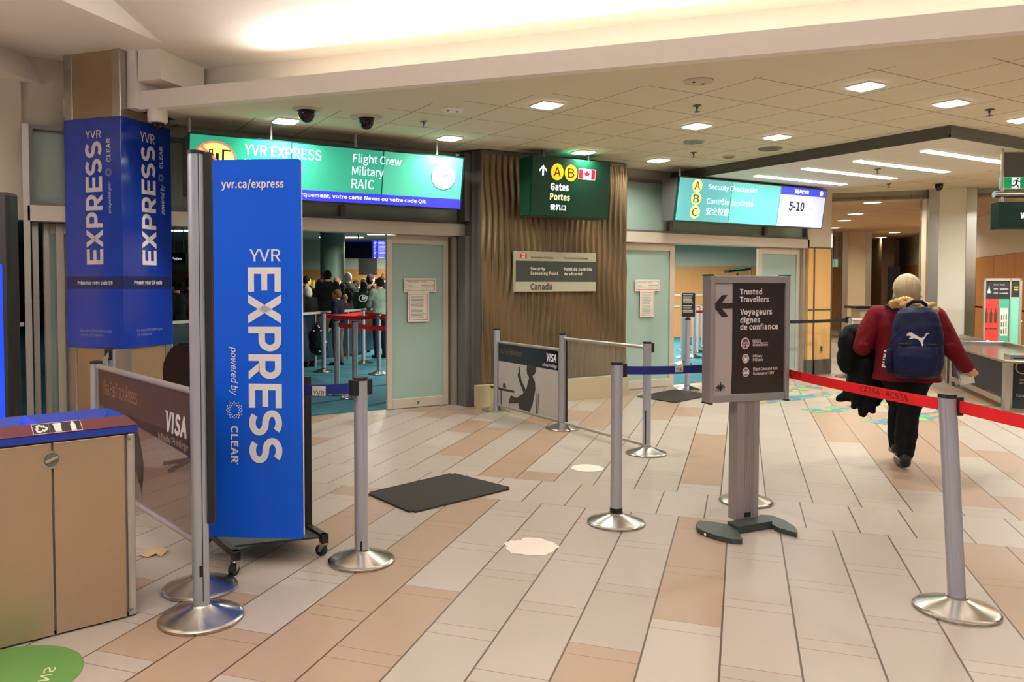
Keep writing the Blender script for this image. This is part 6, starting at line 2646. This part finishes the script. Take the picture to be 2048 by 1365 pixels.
for i in range(3):
    for j in range(3):
        rect(b, PJ, us * (.69 + .09 * i), hd_ - .82 + .11 * j, us * (.73 + .09 * i), hd_ - .75 + .11 * j + .01 * i, .004)
obj('chart_marks', b, mat('chart_green_black', '38573C', .5), sh_, fix=False)

# three hole waste sorting unit
C0 = onz(2024, 817, 0)
PW = Plane(C0, (RT * .93 - fh * .36))
hz = PW.uv(2024, 712)[1]
t = thing('waste_sorting_bin', 'dark grey sorting bin with round gold ringed openings at right edge', 'bin', C0 + PW.u * .4)
b = bm_new()
pbox(b, PW, 0, .0, 1.0, hz - .02, -.28, 0, .004)
obj('body', b, cloth('dark_grey_bin', '3C423F', .5), t)
b = bm_new()
pbox(b, PW, -.03, 0, 0, hz, -.29, .005)
pbox(b, PW, -.03, hz - .02, 1.0, hz + .01, -.29, .01)
obj('steel_trim', b, 'steel', t)
for i in range(3):
    b = bm_new()
    u_ = .10 + i * .24
    ring(b, PW, u_, hz - .14, .065, .078, .004)
    r_ = obj('opening_ring', b, mat('gold_ring', 'C9B46A', .35, .6), t, fix=False)
    b = bm_new()
    disc(b, PW, u_, hz - .14, .066, None, .002)
    obj('opening', b, 'black', r_, fix=False)
b = bm_new()
for i, (s1, s2) in enumerate((('Waste', 'Déchets'), ('Paper', 'Papier'), ('Liquids', 'Liquides'))):
    text(b, PW, s1, (.07 + i * .24, hz - .30, .17 + i * .24, hz - .275))
    text(b, PW, s2, (.07 + i * .24, hz - .335, .17 + i * .24, hz - .31))
text(b, PW, 'Canada', (.04, .14, .16, .18))
obj('lettering', b, 'white', t, fix=False)

# hanging exit sign and dark wayfinding sign at the right edge
qd = lateral(2004, 9.0)
PE = Plane(V((qd.x, qd.y, 0)), RT)
t = thing('exit_sign', 'green exit sign with running figure hanging at right edge', 'sign', PE.pt(.25, PE.uv(2010, 378)[1]))
u0, v0 = PE.uv(2004.5, 378)
u1, v1 = PE.uv(2085, 354)
b = bm_new()
pbox(b, PE, u0, v0, u1, v1, -.05, 0, .003)
bx_ = obj('box', b, mat('mint_edge', '9FD8B8', .4, emit=.2), t)
b = bm_new()
rect(b, PE, u0 + .006, v0 + .008, u1 - .006, v1 - .006, .002)
fc = obj('green_face', b, emat('lit_exit_green', '0C9A56', .55), t, fix=False)
b = bm_new()
uw0, uw1 = PE.uv(2023, 365)[0], PE.uv(2040, 365)[0]
rect(b, PE, uw0, v0 + .008, uw1, v1 - .006, .003)
obj('white_field', b, emat('lit_exit_white', 'E9EEF0', .8), fc, fix=False)
b = bm_new()
um, vm = (uw0 + uw1) / 2, (v0 + v1) / 2
disc(b, PE, um + .022, vm + .045, .010, None, .005, 12)


def limb(p, w_=.007):
    for a, c in zip(p, p[1:]):
        a, c = V((a[0], a[1], 0)), V((c[0], c[1], 0))
        d_ = (c - a).normalized()
        n_ = V((-d_.y, d_.x, 0)) * w_
        poly(b, PE, [(um + z.x, vm + z.y) for z in (a - n_, c - n_, c + n_, a + n_)], .005)


limb([(.015, .03), (.0, -.01)], .012)
limb([(.0, -.01), (.02, -.03), (.03, -.055)])
limb([(.0, -.01), (-.02, -.035), (-.05, -.035)])
limb([(.012, .03), (.035, .012), (.055, .015)], .005)
limb([(.012, .03), (-.02, .025), (-.032, .005)], .005)
obj('running_figure', b, cloth('exit_dark_green', '0E5A46', .5), fc, fix=False)
b = bm_new()
pbox(b, PE, u0 + .01, v1, u1, ZC, -.04, -.01)
obj('mount', b, 'alu_dark', t)
qd = lateral(1988, 8.7)
PW2 = Plane(V((qd.x, qd.y, 0)), RT)
u0, v0 = PW2.uv(1997, 458)
u1, v1 = PW2.uv(2120, 404)
t = thing('wayfinding_sign', 'dark green hanging sign on a steel tube cut by right edge', 'sign', PW2.pt(u0 + .3, v0))
b = bm_new()
pbox(b, PW2, u0, v0, u1, v1, -.14, 0, .004)
obj('box', b, cloth('blackish_green', '0A241B', .4), t)
b = bm_new()
text(b, PW2, 'Washrooms', (PW2.uv(2041, 430)[0], (v0 + v1) / 2 - .035, PW2.uv(2041, 430)[0] + .38, (v0 + v1) / 2 + .035), bold=.02)
obj('lettering', b, E_WHITE, t, fix=False)
b = bm_new()
vt = PW2.uv(2030, 388)[1]
cyl(b, PW2.pt(PW2.uv(1996, 388)[0], vt, -.07), PW2.pt(u1, vt, -.07), .035, None, 18)
for x in (PW2.uv(2012, 388)[0], u1 - .1):
    cyl(b, PW2.pt(x, v1, -.07), PW2.pt(x, vt, -.07), .02)
    cyl(b, PW2.pt(x, vt, -.07), V((PW2.pt(x, 0, -.07).x, PW2.pt(x, 0, -.07).y, ZC)), .015)
obj('steel_tube', b, 'steel', t)

# small far exit sign
q_ = lateral(1660, 24.0)
b = bm_new()
PX2 = Plane(q_, RT)
v0, v1 = PX2.uv(1664, 534)[1], PX2.uv(1664, 519)[1]
pbox(b, PX2, 0, v0, .22, v1, -.05, 0)
t = solo('exit_sign', b, emat('lit_far_exit', '6FBF98', .5), 'tiny green exit sign far down the corridor beside the pier', 'sign')
b = bm_new()
pbox(b, PX2, .09, v0 + .03, .14, v1 - .03, .001, .004)
obj('white_field', b, 'white', t)
b = bm_new()
cyl(b, PX2.pt(.1, v1, -.02), PX2.pt(.1, 2.985, -.02), .01)
obj('hanger', b, 'alu_dark', t)
# tilted dark monitor in the right hall
q_ = lateral(1455, 16)
t = thing('tilted_monitor', 'dark tilted monitor edge above the trusted travellers sign', 'monitor', q_)
PTm = Plane(q_ + V((0, 0, 1.735)), RT + V((0, 0, .12)))
b = bm_new()
pbox(b, PTm, .02, 0, .48, .06, -.3, 0, .01)
obj('casing', b, cloth('black_teal', '0C1C1E', .3), t)
b = bm_new()
rect(b, PTm, .05, .045, .45, .055, .002)
obj('light_edge', b, emat('lit_teal_edge', '3FA9B0', .4), t, fix=False)
b = bm_new()
cyl(b, q_ + RT * .25 + fh * .15 + V((0, 0, .006)), q_ + RT * .25 + fh * .15 + V((0, 0, 1.74)), .025)
obj('stand', b, 'alu_dark', t)
